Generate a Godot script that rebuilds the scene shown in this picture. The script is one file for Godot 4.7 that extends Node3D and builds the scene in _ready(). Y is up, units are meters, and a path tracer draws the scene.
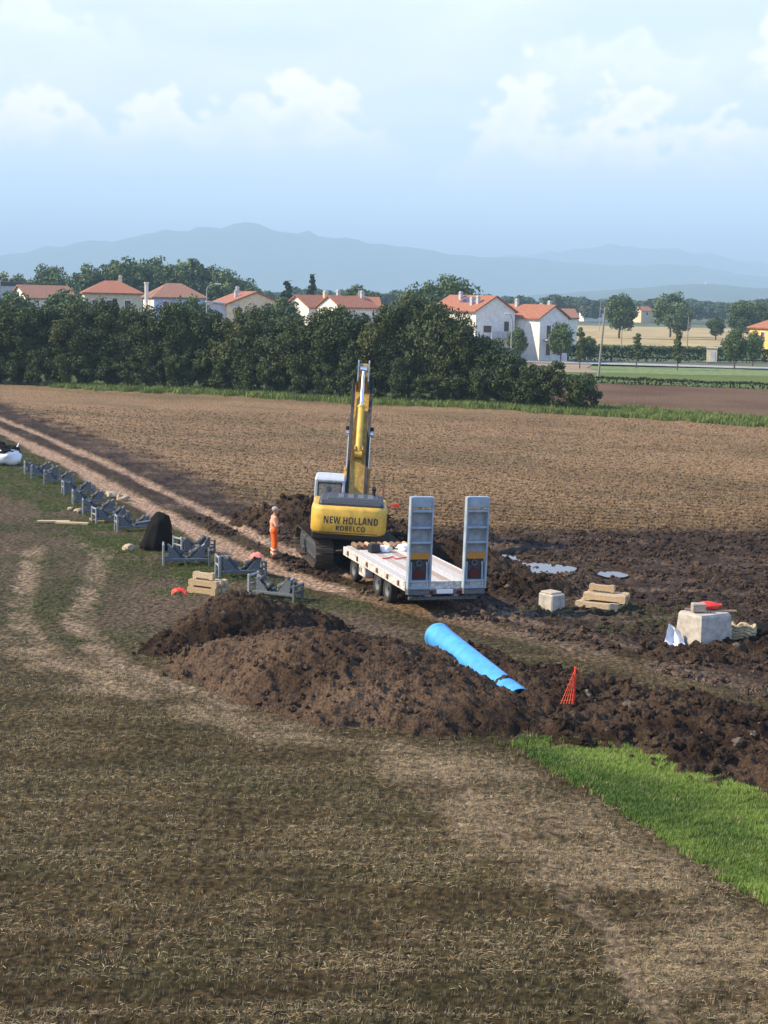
extends Node3D
# A field at the edge of a village: earthworks for a pipeline, an excavator, a low-loader trailer, hedge, houses and hills.
# Units are metres, y up; the photographer stands about nine metres up, at x = 0, z = 0, looking along -z.

var rng := RandomNumberGenerator.new()
var na := FastNoiseLite.new()    # broad
var nb := FastNoiseLite.new()    # middle
var nc := FastNoiseLite.new()    # fine
var nr := FastNoiseLite.new()    # ridged, for churned earth
var M := {}
var T := {}
var taken := {}

func _ready() -> void:
	rng.seed = 4711
	setup_noise()
	# ---- camera
	var cam := Camera3D.new()
	cam.name = "camera"
	cam.fov = 36.82
	cam.far = 40000.0
	cam.near = 0.1
	cam.position = Vector3(0, 9.0, 0)
	cam.rotation = Vector3(deg_to_rad(-7.92), 0, deg_to_rad(1.2))
	add_child(cam)
	cam.current = true
	# ---- sky, haze, exposure
	var env := Environment.new()
	env.background_mode = Environment.BG_SKY
	var sky := Sky.new()
	var pan := PanoramaSkyMaterial.new()
	pan.panorama = sky_picture()
	pan.energy_multiplier = 1.08
	sky.sky_material = pan
	env.sky = sky
	env.tonemap_mode = Environment.TONE_MAPPER_LINEAR
	env.tonemap_exposure = 1.78
	env.fog_enabled = true
	env.fog_density = 0.00024
	env.fog_light_color = Color(0.775, 0.915, 1.0)
	env.sdfgi_enabled = true
	env.ssao_enabled = true
	env.ssil_enabled = true
	var we := WorldEnvironment.new()
	we.name = "world"
	we.environment = env
	add_child(we)
	# ---- the sun: high on the left, a touch on the photographer's side
	var sun := DirectionalLight3D.new()
	sun.name = "sun"
	sun.light_energy = 1.6
	sun.light_color = Color(1.0, 0.92, 0.79)
	sun.light_angular_distance = 0.5
	sun.shadow_enabled = true
	add_child(sun)
	sun.look_at_from_position(Vector3.ZERO, Vector3(0.778, -0.62, -0.09), Vector3.UP)
	make_materials()
	# ---- the setting
	build_ground()
	build_far_fields()
	build_hills()
	build_heaps()
	build_hedge()
	build_village()
	build_far_trees()
	# ---- the objects
	build_excavator()
	build_trailer()
	build_people()
	build_cradles()
	build_site_things()
	build_poles()
	# ---- small cover
	build_clods()
	build_straw()
	build_grass()

func setup_noise() -> void:
	for q in [[na, 11, 0.06, 4], [nb, 23, 0.45, 4], [nc, 37, 2.6, 3], [nr, 53, 0.9, 4]]:
		var n: FastNoiseLite = q[0]
		n.seed = q[1]
		n.noise_type = FastNoiseLite.TYPE_SIMPLEX_SMOOTH
		n.frequency = q[2]
		n.fractal_type = FastNoiseLite.FRACTAL_FBM
		n.fractal_octaves = q[3]
	nr.fractal_type = FastNoiseLite.FRACTAL_RIDGED

# ------------------------------------------------------------------ sky
func sky_picture() -> ImageTexture:
	var w := 4096
	var h := 2048
	var data := PackedByteArray()
	var zen := Color(0.30, 0.50, 0.84)
	var mid := Color(0.752, 0.797, 0.905)
	var low := Color(0.79, 0.865, 0.938)
	var white := Color(0.965, 0.92, 0.92)
	var cn := FastNoiseLite.new()
	cn.seed = 5
	cn.frequency = 1.0
	cn.fractal_octaves = 5
	cn.noise_type = FastNoiseLite.TYPE_SIMPLEX_SMOOTH
	# cloud banks: azimuth, elevation of the base, half width, height (degrees), strength; the sky goes on with the like all round
	var banks := [[-12.4, 5.15, 3.4, 2.9, 1.0], [-8.2, 5.3, 3.0, 2.5, 0.95], [-3.2, 5.4, 3.6, 3.5, 1.0], [4.6, 4.7, 2.8, 4.4, 0.9], [8.2, 4.8, 3.4, 3.9, 1.0], [11.6, 4.8, 3.0, 3.2, 0.95], [14.2, 7.8, 1.8, 3.4, 1.0], [-13.0, 8.6, 4.0, 2.2, 0.5], [8.0, 7.6, 4.5, 2.6, 0.45], [-4.0, 10.6, 5.0, 1.5, 0.5]]
	var br := RandomNumberGenerator.new()
	br.seed = 99
	for i in 46:
		var az := 20.0 + i * 320.0 / 46.0 + br.randf_range(-3, 3)
		banks.append([az, br.randf_range(4.2, 9.0), br.randf_range(2.5, 5.5), br.randf_range(2.0, 4.2), br.randf_range(0.5, 1.0)])
	var sectors := []
	for s in 72:
		var c := s * 5.0 + 2.5
		var l := []
		for b in banks:
			var d := absf(fposmod(b[0] - c + 180.0, 360.0) - 180.0)
			if d < b[2] + 3.5:
				l.append(b)
		sectors.append(l)
	for row in h:
		var el := 90.0 - (row + 0.5) * 180.0 / h
		var base: Color
		if el > 12.0:
			base = mid.lerp(zen, pow(clampf((el - 12.0) / 78.0, 0, 1), 0.75))
		elif el > 0.0:
			base = low.lerp(mid, smoothstep(0.0, 9.0, el))
		else:
			base = low.lerp(Color(0.36, 0.34, 0.30), smoothstep(0.0, 12.0, -el))
		var line := PackedByteArray()
		if el < 2.0 or el > 14.0:
			line.resize(3)
			line[0] = int(base.r * 255.0)
			line[1] = int(base.g * 255.0)
			line[2] = int(base.b * 255.0)
			while line.size() < w * 3:
				line.append_array(line.slice(0, mini(line.size(), w * 3 - line.size())))
		else:
			line.resize(w * 3)
			var edge := smoothstep(2.0, 3.2, el) * smoothstep(14.0, 11.5, el)
			for col in w:
				var az := (col + 0.5) * 360.0 / w
				var a := deg_to_rad(az)
				var px := cos(a) * 57.3
				var py := sin(a) * 57.3
				var veil := cn.get_noise_3d(px * 0.09, py * 0.09, el * 0.28 + 40.0)
				var dens := 0.0
				var lit := 0.0
				for b in sectors[int(az / 5.0) % 72]:
					var d: float = absf(fposmod(b[0] - az + 180.0, 360.0) - 180.0) / b[2]
					if d < 1.35:
						var t: float = (el - b[1]) / b[3]
						if t > -0.45 and t < 1.25:
							var bump := cn.get_noise_3d(px * 0.50, py * 0.50, el * 0.70) * 0.95
							var dome: float = (1.0 - d * d) * 0.72 + bump * 0.75
							var body: float = smoothstep(-0.03, 0.20, dome - t) * smoothstep(-0.45, 0.35, t)
							body *= b[4] * clampf(1.3 - d, 0.0, 1.0)
							if body > dens:
								dens = body
								lit = clampf(1.0 - (dome - t) * 1.1, 0.15, 1.0)
				var c2 := base.lerp(Color(0.83, 0.845, 0.912), clampf(veil * 1.1 + 0.28, 0.0, 0.8) * edge * smoothstep(3.5, 8.0, el))
				c2 = c2.lerp(white.lerp(Color(0.80, 0.835, 0.91), 1.0 - lit), clampf(dens * 1.0, 0, 1) * edge)
				line[col * 3] = int(clampf(c2.r, 0, 1) * 255.0)
				line[col * 3 + 1] = int(clampf(c2.g, 0, 1) * 255.0)
				line[col * 3 + 2] = int(clampf(c2.b, 0, 1) * 255.0)
		data.append_array(line)
	return ImageTexture.create_from_image(Image.create_from_data(w, h, false, Image.FORMAT_RGB8, data))

# ------------------------------------------------------------------ names and tags
func numbered(called: String) -> String:
	if not taken.has(called):
		taken[called] = 0
		return called
	taken[called] += 1
	return "%s_%03d" % [called, taken[called]]

func tag(o: Node, label: String, category := "", group := "", kind := "") -> void:
	if label:
		o.set_meta("label", label)
	if category:
		o.set_meta("category", category)
	if group:
		o.set_meta("group", group)
	if kind:
		o.set_meta("kind", kind)

func thing(called: String, label: String, category: String, at := Vector3.ZERO, turn := 0.0, group := "") -> Node3D:
	var o := Node3D.new()
	o.name = numbered(called)
	add_child(o)
	o.position = at
	o.rotation.y = turn
	tag(o, label, category, group)
	return o

func copy(src: Node3D, called: String, label: String, at: Vector3, turn := 0.0, size := Vector3.ONE) -> Node3D:
	var o: Node3D = src.duplicate()
	o.name = numbered(called)
	add_child(o)
	o.position = at
	o.rotation.y = turn
	o.scale = size
	o.set_meta("label", label)
	return o

func mi(called: String, mesh: Mesh, m: Material, parent: Node = self) -> MeshInstance3D:
	var o := MeshInstance3D.new()
	o.name = numbered(called) if parent == self else called
	o.mesh = mesh
	o.material_override = m
	o.cast_shadow = GeometryInstance3D.SHADOW_CASTING_SETTING_ON
	parent.add_child(o, true)
	return o

func obj(called: String, st: SurfaceTool, m: Material, parent: Node = self) -> MeshInstance3D:
	return mi(called, done(st), m, parent)

func mm(called: String, mesh: Mesh, places: Array, tones: Array, m: Material, parent: Node = self) -> MultiMeshInstance3D:
	var k := MultiMesh.new()
	k.transform_format = MultiMesh.TRANSFORM_3D
	k.use_colors = true
	k.mesh = mesh
	k.instance_count = places.size()
	for i in places.size():
		k.set_instance_transform(i, places[i])
		k.set_instance_color(i, tones[i])
	var o := MultiMeshInstance3D.new()
	o.name = numbered(called) if parent == self else called
	o.multimesh = k
	o.material_override = m
	parent.add_child(o, true)
	o.set_meta("kind", "stuff")
	return o

# ------------------------------------------------------------------ shapes
func tool() -> SurfaceTool:
	var st := SurfaceTool.new()
	st.begin(Mesh.PRIMITIVE_TRIANGLES)
	st.set_smooth_group(-1)
	return st

func done(st: SurfaceTool) -> ArrayMesh:
	st.generate_normals()
	return st.commit()

func poly(st: SurfaceTool, pts: Array, out: Vector3) -> void:
	var n: Vector3 = (pts[2] - pts[0]).cross(pts[1] - pts[0])
	var flip := n.dot(out) < 0.0
	for i in range(1, pts.size() - 1):
		st.add_vertex(pts[0])
		st.add_vertex(pts[i + 1] if flip else pts[i])
		st.add_vertex(pts[i] if flip else pts[i + 1])

func bx(st: SurfaceTool, c: Vector3, s: Vector3, bev := 0.0, b := Basis()) -> void:
	var h := s * 0.5
	var e := minf(bev, minf(h.x, minf(h.y, h.z)) * 0.9)
	if e <= 0.0:
		for ax in 3:
			for sg in [-1.0, 1.0]:
				var n := Vector3.ZERO
				n[ax] = sg
				var u := Vector3.ZERO
				u[(ax + 1) % 3] = h[(ax + 1) % 3]
				var v := Vector3.ZERO
				v[(ax + 2) % 3] = h[(ax + 2) % 3]
				var o: Vector3 = n * h[ax]
				poly(st, [c + b * (o - u - v), c + b * (o + u - v), c + b * (o + u + v), c + b * (o - u + v)], b * n)
		return
	for ax in 3:
		var i := (ax + 1) % 3
		var j := (ax + 2) % 3
		for sg in [-1.0, 1.0]:
			var n := Vector3.ZERO
			n[ax] = sg
			var p := []
			for q in [[-1, -1], [1, -1], [1, 1], [-1, 1]]:
				var v := n * h[ax]
				v[i] = q[0] * (h[i] - e)
				v[j] = q[1] * (h[j] - e)
				p.append(c + b * v)
			poly(st, p, b * n)
		for s1 in [-1.0, 1.0]:
			for s2 in [-1.0, 1.0]:
				var p := []
				for q in [[-1, 0], [1, 0], [1, 1], [-1, 1]]:
					var v := Vector3.ZERO
					v[ax] = q[0] * (h[ax] - e)
					v[i] = s1 * (h[i] if q[1] == 0 else h[i] - e)
					v[j] = s2 * (h[j] - e if q[1] == 0 else h[j])
					p.append(c + b * v)
				var n := Vector3.ZERO
				n[i] = s1
				n[j] = s2
				poly(st, p, b * n)
	for sx in [-1.0, 1.0]:
		for sy in [-1.0, 1.0]:
			for sz in [-1.0, 1.0]:
				poly(st, [c + b * Vector3(sx * h.x, sy * (h.y - e), sz * (h.z - e)), c + b * Vector3(sx * (h.x - e), sy * h.y, sz * (h.z - e)), c + b * Vector3(sx * (h.x - e), sy * (h.y - e), sz * h.z)], b * Vector3(sx, sy, sz))

func beam(st: SurfaceTool, a: Vector3, z: Vector3, w: float, t: float, bev := 0.0, up := Vector3.UP) -> void:
	var d := (z - a).normalized()
	var s := d.cross(up if absf(d.dot(up)) < 0.98 else Vector3.RIGHT).normalized()
	bx(st, (a + z) * 0.5, Vector3((z - a).length(), t, w), bev, Basis(d, s.cross(d), s))

func cyl(st: SurfaceTool, a: Vector3, z: Vector3, ra: float, rz: float, n := 14, caps := true) -> void:
	var d := (z - a).normalized()
	var u := d.cross(Vector3.UP if absf(d.y) < 0.95 else Vector3.RIGHT).normalized()
	var v := d.cross(u)
	st.set_smooth_group(1)
	for i in n:
		var p := u * cos(TAU * i / n) + v * sin(TAU * i / n)
		var q := u * cos(TAU * (i + 1) / n) + v * sin(TAU * (i + 1) / n)
		poly(st, [a + p * ra, a + q * ra, z + q * rz, z + p * rz], p + q)
	st.set_smooth_group(-1)
	if caps:
		for e in [[a, ra, -1.0], [z, rz, 1.0]]:
			var ring := []
			for i in n:
				ring.append(e[0] + (u * cos(TAU * i / n) + v * sin(TAU * i / n)) * e[1])
			poly(st, ring, d * e[2])

func pipe(st: SurfaceTool, pts: Array, r: float, n := 8) -> void:
	for i in pts.size() - 1:
		cyl(st, pts[i], pts[i + 1], r, r, n)

func lathe(st: SurfaceTool, a: Vector3, axis: Vector3, prof: Array, n := 20) -> void:
	var d := axis.normalized()
	var u := d.cross(Vector3.UP if absf(d.y) < 0.95 else Vector3.RIGHT).normalized()
	var v := d.cross(u)
	for k in prof.size() - 1:
		st.set_smooth_group(k + 1)
		var p0: Vector2 = prof[k]
		var p1: Vector2 = prof[k + 1]
		for i in n:
			var p := u * cos(TAU * i / n) + v * sin(TAU * i / n)
			var q := u * cos(TAU * (i + 1) / n) + v * sin(TAU * (i + 1) / n)
			var out := (p + q) * (p1.y - p0.y) - d * (p1.x - p0.x) * 2.0
			var ring := [a + d * p0.y + p * p0.x, a + d * p0.y + q * p0.x, a + d * p1.y + q * p1.x, a + d * p1.y + p * p1.x]
			if p0.x < 0.0005:
				ring = [ring[0], ring[2], ring[3]]
			elif p1.x < 0.0005:
				ring = [ring[0], ring[1], ring[2]]
			poly(st, ring, out)
	st.set_smooth_group(-1)

func prism(st: SurfaceTool, outline: PackedVector2Array, depth: float, xf: Transform3D) -> void:
	var tri := Geometry2D.triangulate_polygon(outline)
	for s in [-0.5, 0.5]:
		for i in range(0, tri.size(), 3):
			var p := []
			for j in 3:
				p.append(xf * Vector3(outline[tri[i + j]].x, outline[tri[i + j]].y, s * depth))
			poly(st, p, xf.basis * Vector3(0, 0, s))
	var cw := Geometry2D.is_polygon_clockwise(outline)
	for i in outline.size():
		var a := outline[i]
		var b := outline[(i + 1) % outline.size()]
		var e := b - a
		var out := Vector3(-e.y, e.x, 0) if cw else Vector3(e.y, -e.x, 0)
		poly(st, [xf * Vector3(a.x, a.y, -depth / 2), xf * Vector3(b.x, b.y, -depth / 2), xf * Vector3(b.x, b.y, depth / 2), xf * Vector3(a.x, a.y, depth / 2)], xf.basis * out)

func v2(a: Array) -> PackedVector2Array:
	var p := PackedVector2Array()
	for i in range(0, a.size(), 2):
		p.append(Vector2(a[i], a[i + 1]))
	return p

# a lump of earth or stone: an icosahedron split once or twice, pushed about by noise
func lump(sd: int, squash: float, rough: float, split := 1, hard := true) -> ArrayMesh:
	var t := (1.0 + sqrt(5.0)) / 2.0
	var v := [Vector3(-1, t, 0), Vector3(1, t, 0), Vector3(-1, -t, 0), Vector3(1, -t, 0), Vector3(0, -1, t), Vector3(0, 1, t), Vector3(0, -1, -t), Vector3(0, 1, -t), Vector3(t, 0, -1), Vector3(t, 0, 1), Vector3(-t, 0, -1), Vector3(-t, 0, 1)]
	var f := [0, 11, 5, 0, 5, 1, 0, 1, 7, 0, 7, 10, 0, 10, 11, 1, 5, 9, 5, 11, 4, 11, 10, 2, 10, 7, 6, 7, 1, 8, 3, 9, 4, 3, 4, 2, 3, 2, 6, 3, 6, 8, 3, 8, 9, 4, 9, 5, 2, 4, 11, 6, 2, 10, 8, 6, 7, 9, 8, 1]
	var tris := []
	for i in range(0, 60, 3):
		tris.append([v[f[i]].normalized(), v[f[i + 1]].normalized(), v[f[i + 2]].normalized()])
	for s in split:
		var more := []
		for q in tris:
			var a: Vector3 = ((q[0] + q[1]) / 2).normalized()
			var b: Vector3 = ((q[1] + q[2]) / 2).normalized()
			var c: Vector3 = ((q[2] + q[0]) / 2).normalized()
			more.append_array([[q[0], a, c], [a, q[1], b], [c, b, q[2]], [a, b, c]])
		tris = more
	var st := tool()
	if not hard:
		st.set_smooth_group(1)
	for q in tris:
		var p := []
		for k in 3:
			var u: Vector3 = q[k]
			var r := 1.0 + rough * nb.get_noise_3d(u.x * 2.2 + sd * 9.1, u.y * 2.2, u.z * 2.2) * 1.6
			p.append(Vector3(u.x * r, u.y * r * squash, u.z * r))
		poly(st, p, q[0] + q[1] + q[2])
	return done(st)

# ------------------------------------------------------------------ materials
func noise_pic(freq: float, dark: float, light: float, sd: int, size := 512, oct := 5, kind := FastNoiseLite.TYPE_SIMPLEX_SMOOTH) -> ImageTexture:
	var n := FastNoiseLite.new()
	n.seed = sd
	n.noise_type = kind
	n.frequency = freq
	n.fractal_octaves = oct
	var im := n.get_seamless_image(size, size)
	im.convert(Image.FORMAT_L8)
	var d := im.get_data()
	for i in d.size():
		d[i] = int(clampf(lerpf(dark, light, d[i] / 255.0), 0, 1) * 255.0)
	return ImageTexture.create_from_image(Image.create_from_data(size, size, false, Image.FORMAT_L8, d))

func mat(lin: Color, rough := 0.8, metal := 0.0, tex := "", tile := 1.0, bump := "", depth := 0.0) -> StandardMaterial3D:
	var m := StandardMaterial3D.new()
	m.albedo_color = lin.linear_to_srgb()
	m.roughness = rough
	m.metallic = metal
	if tex:
		m.albedo_texture = T[tex]
	if bump:
		m.heightmap_enabled = true
		m.heightmap_texture = T[bump]
		m.heightmap_scale = depth
	if tex or bump:
		m.uv1_triplanar = true
		m.uv1_scale = Vector3.ONE / tile
	return m

func make_materials() -> void:
	T.soil = noise_pic(0.012, 0.35, 1.25, 3, 1024, 6)
	T.relief = noise_pic(0.016, 0.0, 1.0, 4, 1024, 6)
	T.blotch = noise_pic(0.008, 0.80, 1.06, 5, 512, 5)
	T.plaster = noise_pic(0.012, 0.90, 1.03, 7, 512, 5)
	T.grime = noise_pic(0.02, 0.66, 1.12, 6, 512, 5)
	T.tile = noise_pic(0.02, 0.45, 1.35, 8, 512, 4)
	var g := mat(Color(1, 1, 1), 0.95, 0, "soil", 2.3, "relief", 3.0)
	g.vertex_color_use_as_albedo = true
	g.uv1_world_triplanar = true
	g.metallic_specular = 0.2
	M.ground = g
	var s2 := mat(Color(1, 1, 1), 0.95, 0, "soil", 1.1, "relief", 3.0)
	s2.vertex_color_use_as_albedo = true
	s2.uv1_world_triplanar = true
	s2.metallic_specular = 0.2
	M.soil = s2
	var lf := mat(Color(1, 1, 1), 0.6)
	lf.vertex_color_use_as_albedo = true
	lf.backlight_enabled = true
	lf.backlight = Color(0.32, 0.42, 0.12)
	lf.metallic_specular = 0.3
	M.leaf = lf
	var st := mat(Color(1, 1, 1), 0.85)
	st.vertex_color_use_as_albedo = true
	M.tone = st
	M.bark = mat(Color(0.10, 0.075, 0.055), 0.9, 0, "grime", 0.6)
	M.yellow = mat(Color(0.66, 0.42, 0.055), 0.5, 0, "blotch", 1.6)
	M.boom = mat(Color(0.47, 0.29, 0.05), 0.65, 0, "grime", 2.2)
	M.orange = mat(Color(0.78, 0.10, 0.03), 0.6)
	M.black = mat(Color(0.016, 0.016, 0.018), 0.55, 0, "grime", 0.7)
	M.rubber = mat(Color(0.028, 0.027, 0.026), 0.85, 0, "grime", 0.5)
	M.tracksteel = mat(Color(0.10, 0.075, 0.055), 0.75, 0.3, "grime", 0.35)
	M.cab = mat(Color(0.50, 0.56, 0.60), 0.45, 0, "blotch", 0.8)
	M.darkgrey = mat(Color(0.05, 0.055, 0.062), 0.6, 0, "grime", 0.8)
	M.chrome = mat(Color(0.72, 0.72, 0.72), 0.22, 0.9)
	M.steel = mat(Color(0.135, 0.155, 0.17), 0.65, 0.1, "grime", 0.8)
	M.ramp = mat(Color(0.35, 0.43, 0.495), 0.5, 0.1, "blotch", 2.2)
	M.whitepaint = mat(Color(0.70, 0.68, 0.64), 0.5, 0, "grime", 1.8)
	M.deck = mat(Color(0.62, 0.57, 0.50), 0.8, 0, "grime", 0.8)
	M.rust = mat(Color(0.26, 0.13, 0.07), 0.9, 0.1, "grime", 0.5)
	M.orangeboard = mat(Color(0.55, 0.25, 0.03), 0.6, 0, "grime", 0.4)
	M.red = mat(Color(0.62, 0.035, 0.02), 0.6)
	M.lens = mat(Color(0.085, 0.010, 0.012), 0.3)
	M.wood = mat(Color(0.55, 0.41, 0.24), 0.85, 0, "grime", 0.5)
	M.oldwood = mat(Color(0.22, 0.15, 0.10), 0.9, 0, "grime", 0.5)
	M.concrete = mat(Color(0.44, 0.41, 0.35), 0.92, 0, "blotch", 1.3, "relief", 0.5)
	M.blue = mat(Color(0.07, 0.36, 0.80), 0.4, 0, "blotch", 1.5)
	M.blueinside = mat(Color(0.12, 0.42, 0.82), 0.5)
	M.whitesheet = mat(Color(0.78, 0.79, 0.80), 0.6)
	M.blacksheet = mat(Color(0.014, 0.013, 0.012), 0.85, 0, "grime", 0.6)
	M.blacksheet.metallic_specular = 0.2
	M.hivis = mat(Color(0.95, 0.13, 0.012), 0.8, 0, "blotch", 0.3)
	M.faded = mat(Color(0.78, 0.36, 0.23), 0.85, 0, "blotch", 0.3)
	M.skin = mat(Color(0.42, 0.22, 0.14), 0.6)
	M.greycap = mat(Color(0.32, 0.32, 0.33), 0.85)
	M.reflective = mat(Color(0.78, 0.74, 0.62), 0.5)
	M.boot = mat(Color(0.10, 0.065, 0.04), 0.85)
	M.darkcloth = mat(Color(0.018, 0.020, 0.026), 0.9)
	M.print = mat(Color(0.012, 0.014, 0.020), 0.6)
	M.rope = mat(Color(0.55, 0.45, 0.26), 0.9, 0, "grime", 0.3)
	var gl := StandardMaterial3D.new()
	gl.albedo_color = Color(0.55, 0.62, 0.65, 0.22)
	gl.transparency = BaseMaterial3D.TRANSPARENCY_ALPHA
	gl.roughness = 0.05
	M.glass = gl
	var wt := mat(Color(0.05, 0.04, 0.03), 0.03)
	wt.metallic_specular = 0.9
	M.water = wt
	M.tiles = mat(Color(0.37, 0.145, 0.078), 0.9, 0, "tile", 3.0)
	M.oldtiles = mat(Color(0.31, 0.155, 0.095), 0.9, 0, "tile", 3.0)
	M.wallwhite = mat(Color(0.76, 0.73, 0.67), 0.9, 0, "plaster", 6.0)
	M.wallcream = mat(Color(0.66, 0.55, 0.36), 0.9, 0, "plaster", 6.0)
	M.wallblue = mat(Color(0.40, 0.53, 0.76), 0.9, 0, "plaster", 6.0)
	M.wallgrey = mat(Color(0.46, 0.47, 0.49), 0.9, 0, "plaster", 6.0)
	M.wallyellow = mat(Color(0.72, 0.50, 0.17), 0.9, 0, "plaster", 6.0)
	M.pane = mat(Color(0.03, 0.035, 0.045), 0.15)
	M.shutter = mat(Color(0.09, 0.05, 0.035), 0.7)
	M.pole = mat(Color(0.30, 0.28, 0.25), 0.85, 0, "grime", 0.8)
	M.galv = mat(Color(0.30, 0.33, 0.345), 0.6, 0.15, "blotch", 1.4)
	M.panel = mat(Color(0.02, 0.03, 0.08), 0.2)

# ------------------------------------------------------------------ ground
func along(tab: Array, v: float) -> float:   # tab: pairs (v, value) with v falling
	if v >= tab[0]:
		return tab[1]
	for i in range(2, tab.size(), 2):
		if v >= tab[i]:
			var t: float = (v - tab[i - 2]) / (tab[i] - tab[i - 2])
			return lerpf(tab[i - 1], tab[i + 1], t)
	return tab[tab.size() - 1]

func seg(px: float, pz: float, pts: Array) -> float:   # distance to a polyline x, z, x, z ...
	var best := 1e9
	for i in range(0, pts.size() - 2, 2):
		var ax: float = pts[i]
		var az: float = pts[i + 1]
		var bx_: float = pts[i + 2] - ax
		var bz: float = pts[i + 3] - az
		var t := clampf(((px - ax) * bx_ + (pz - az) * bz) / (bx_ * bx_ + bz * bz), 0, 1)
		var dx := px - ax - bx_ * t
		var dz := pz - az - bz * t
		best = minf(best, dx * dx + dz * dz)
	return sqrt(best)

const FAR_RUT := [-30.0, 12.5, -35.5, 9.6, -39.5, 7.0, -41.7, 5.0, -44.0, 3.2, -47.0, 0.6, -50.0, -1.3, -53.3, -2.9, -64.1, -7.7, -82.8, -15.4, -108.9, -27.4, -190.0, -64.0]
const SOIL_EDGE := [12.0, -21.0, 7.2, -27.5, 6.3, -29.0, 4.6, -31.2, 2.8, -30.9, 0.0, -31.6, -2.0, -33.0, -4.5, -37.0, -6.5, -39.5, -7.0, -60.0]
const STRAW_BAND := [-14.0, -43.0, -9.9, -39.1, -5.3, -34.0, -1.7, -31.0, 1.4, -29.0, 3.1, -25.0, 4.7, -21.3, 5.3, -18.6, 6.4, -14.0]
const WHEEL_MARK := [-10.6, -55.0, -9.6, -51.4, -8.9, -46.0, -8.5, -41.7, -6.5, -36.6, -3.2, -33.0]
const WHEEL_MARK_2 := [-12.4, -54.0, -11.2, -48.0, -10.3, -42.6, -8.4, -37.5, -5.4, -33.6]
const WHEEL_MARK_3 := [1.0, -29.6, 2.2, -25.2, 3.4, -21.0, 3.9, -16.0]
const WHEEL_MARK_4 := [2.2, -43.0, 4.6, -40.2, 6.6, -38.2, 9.4, -34.8]

var g_h := 0.0
var g_c := Color()
var g_straw := 0.0
var g_green := 0.0
var g_clod := 0.0
var g_tilled := 0.0

func edge_of_grass(x: float) -> float:   # near (lower) edge of the green strip
	return along([12.0, -10.0, 8.0, -16.5, 6.0, -22.0, 4.6, -25.8, 3.6, -28.4, 2.9, -30.2, 2.0, -30.8], x)

func hedge_z(x: float) -> float:
	return along([60.0, -100.0, 29.2, -117.3, 17.6, -126.4, 9.6, -130.6, 1.2, -133.6, -7.7, -138.2, -17.3, -143.4, -26.8, -145.5, -36.6, -147.4, -80.0, -158.0], x)

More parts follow.
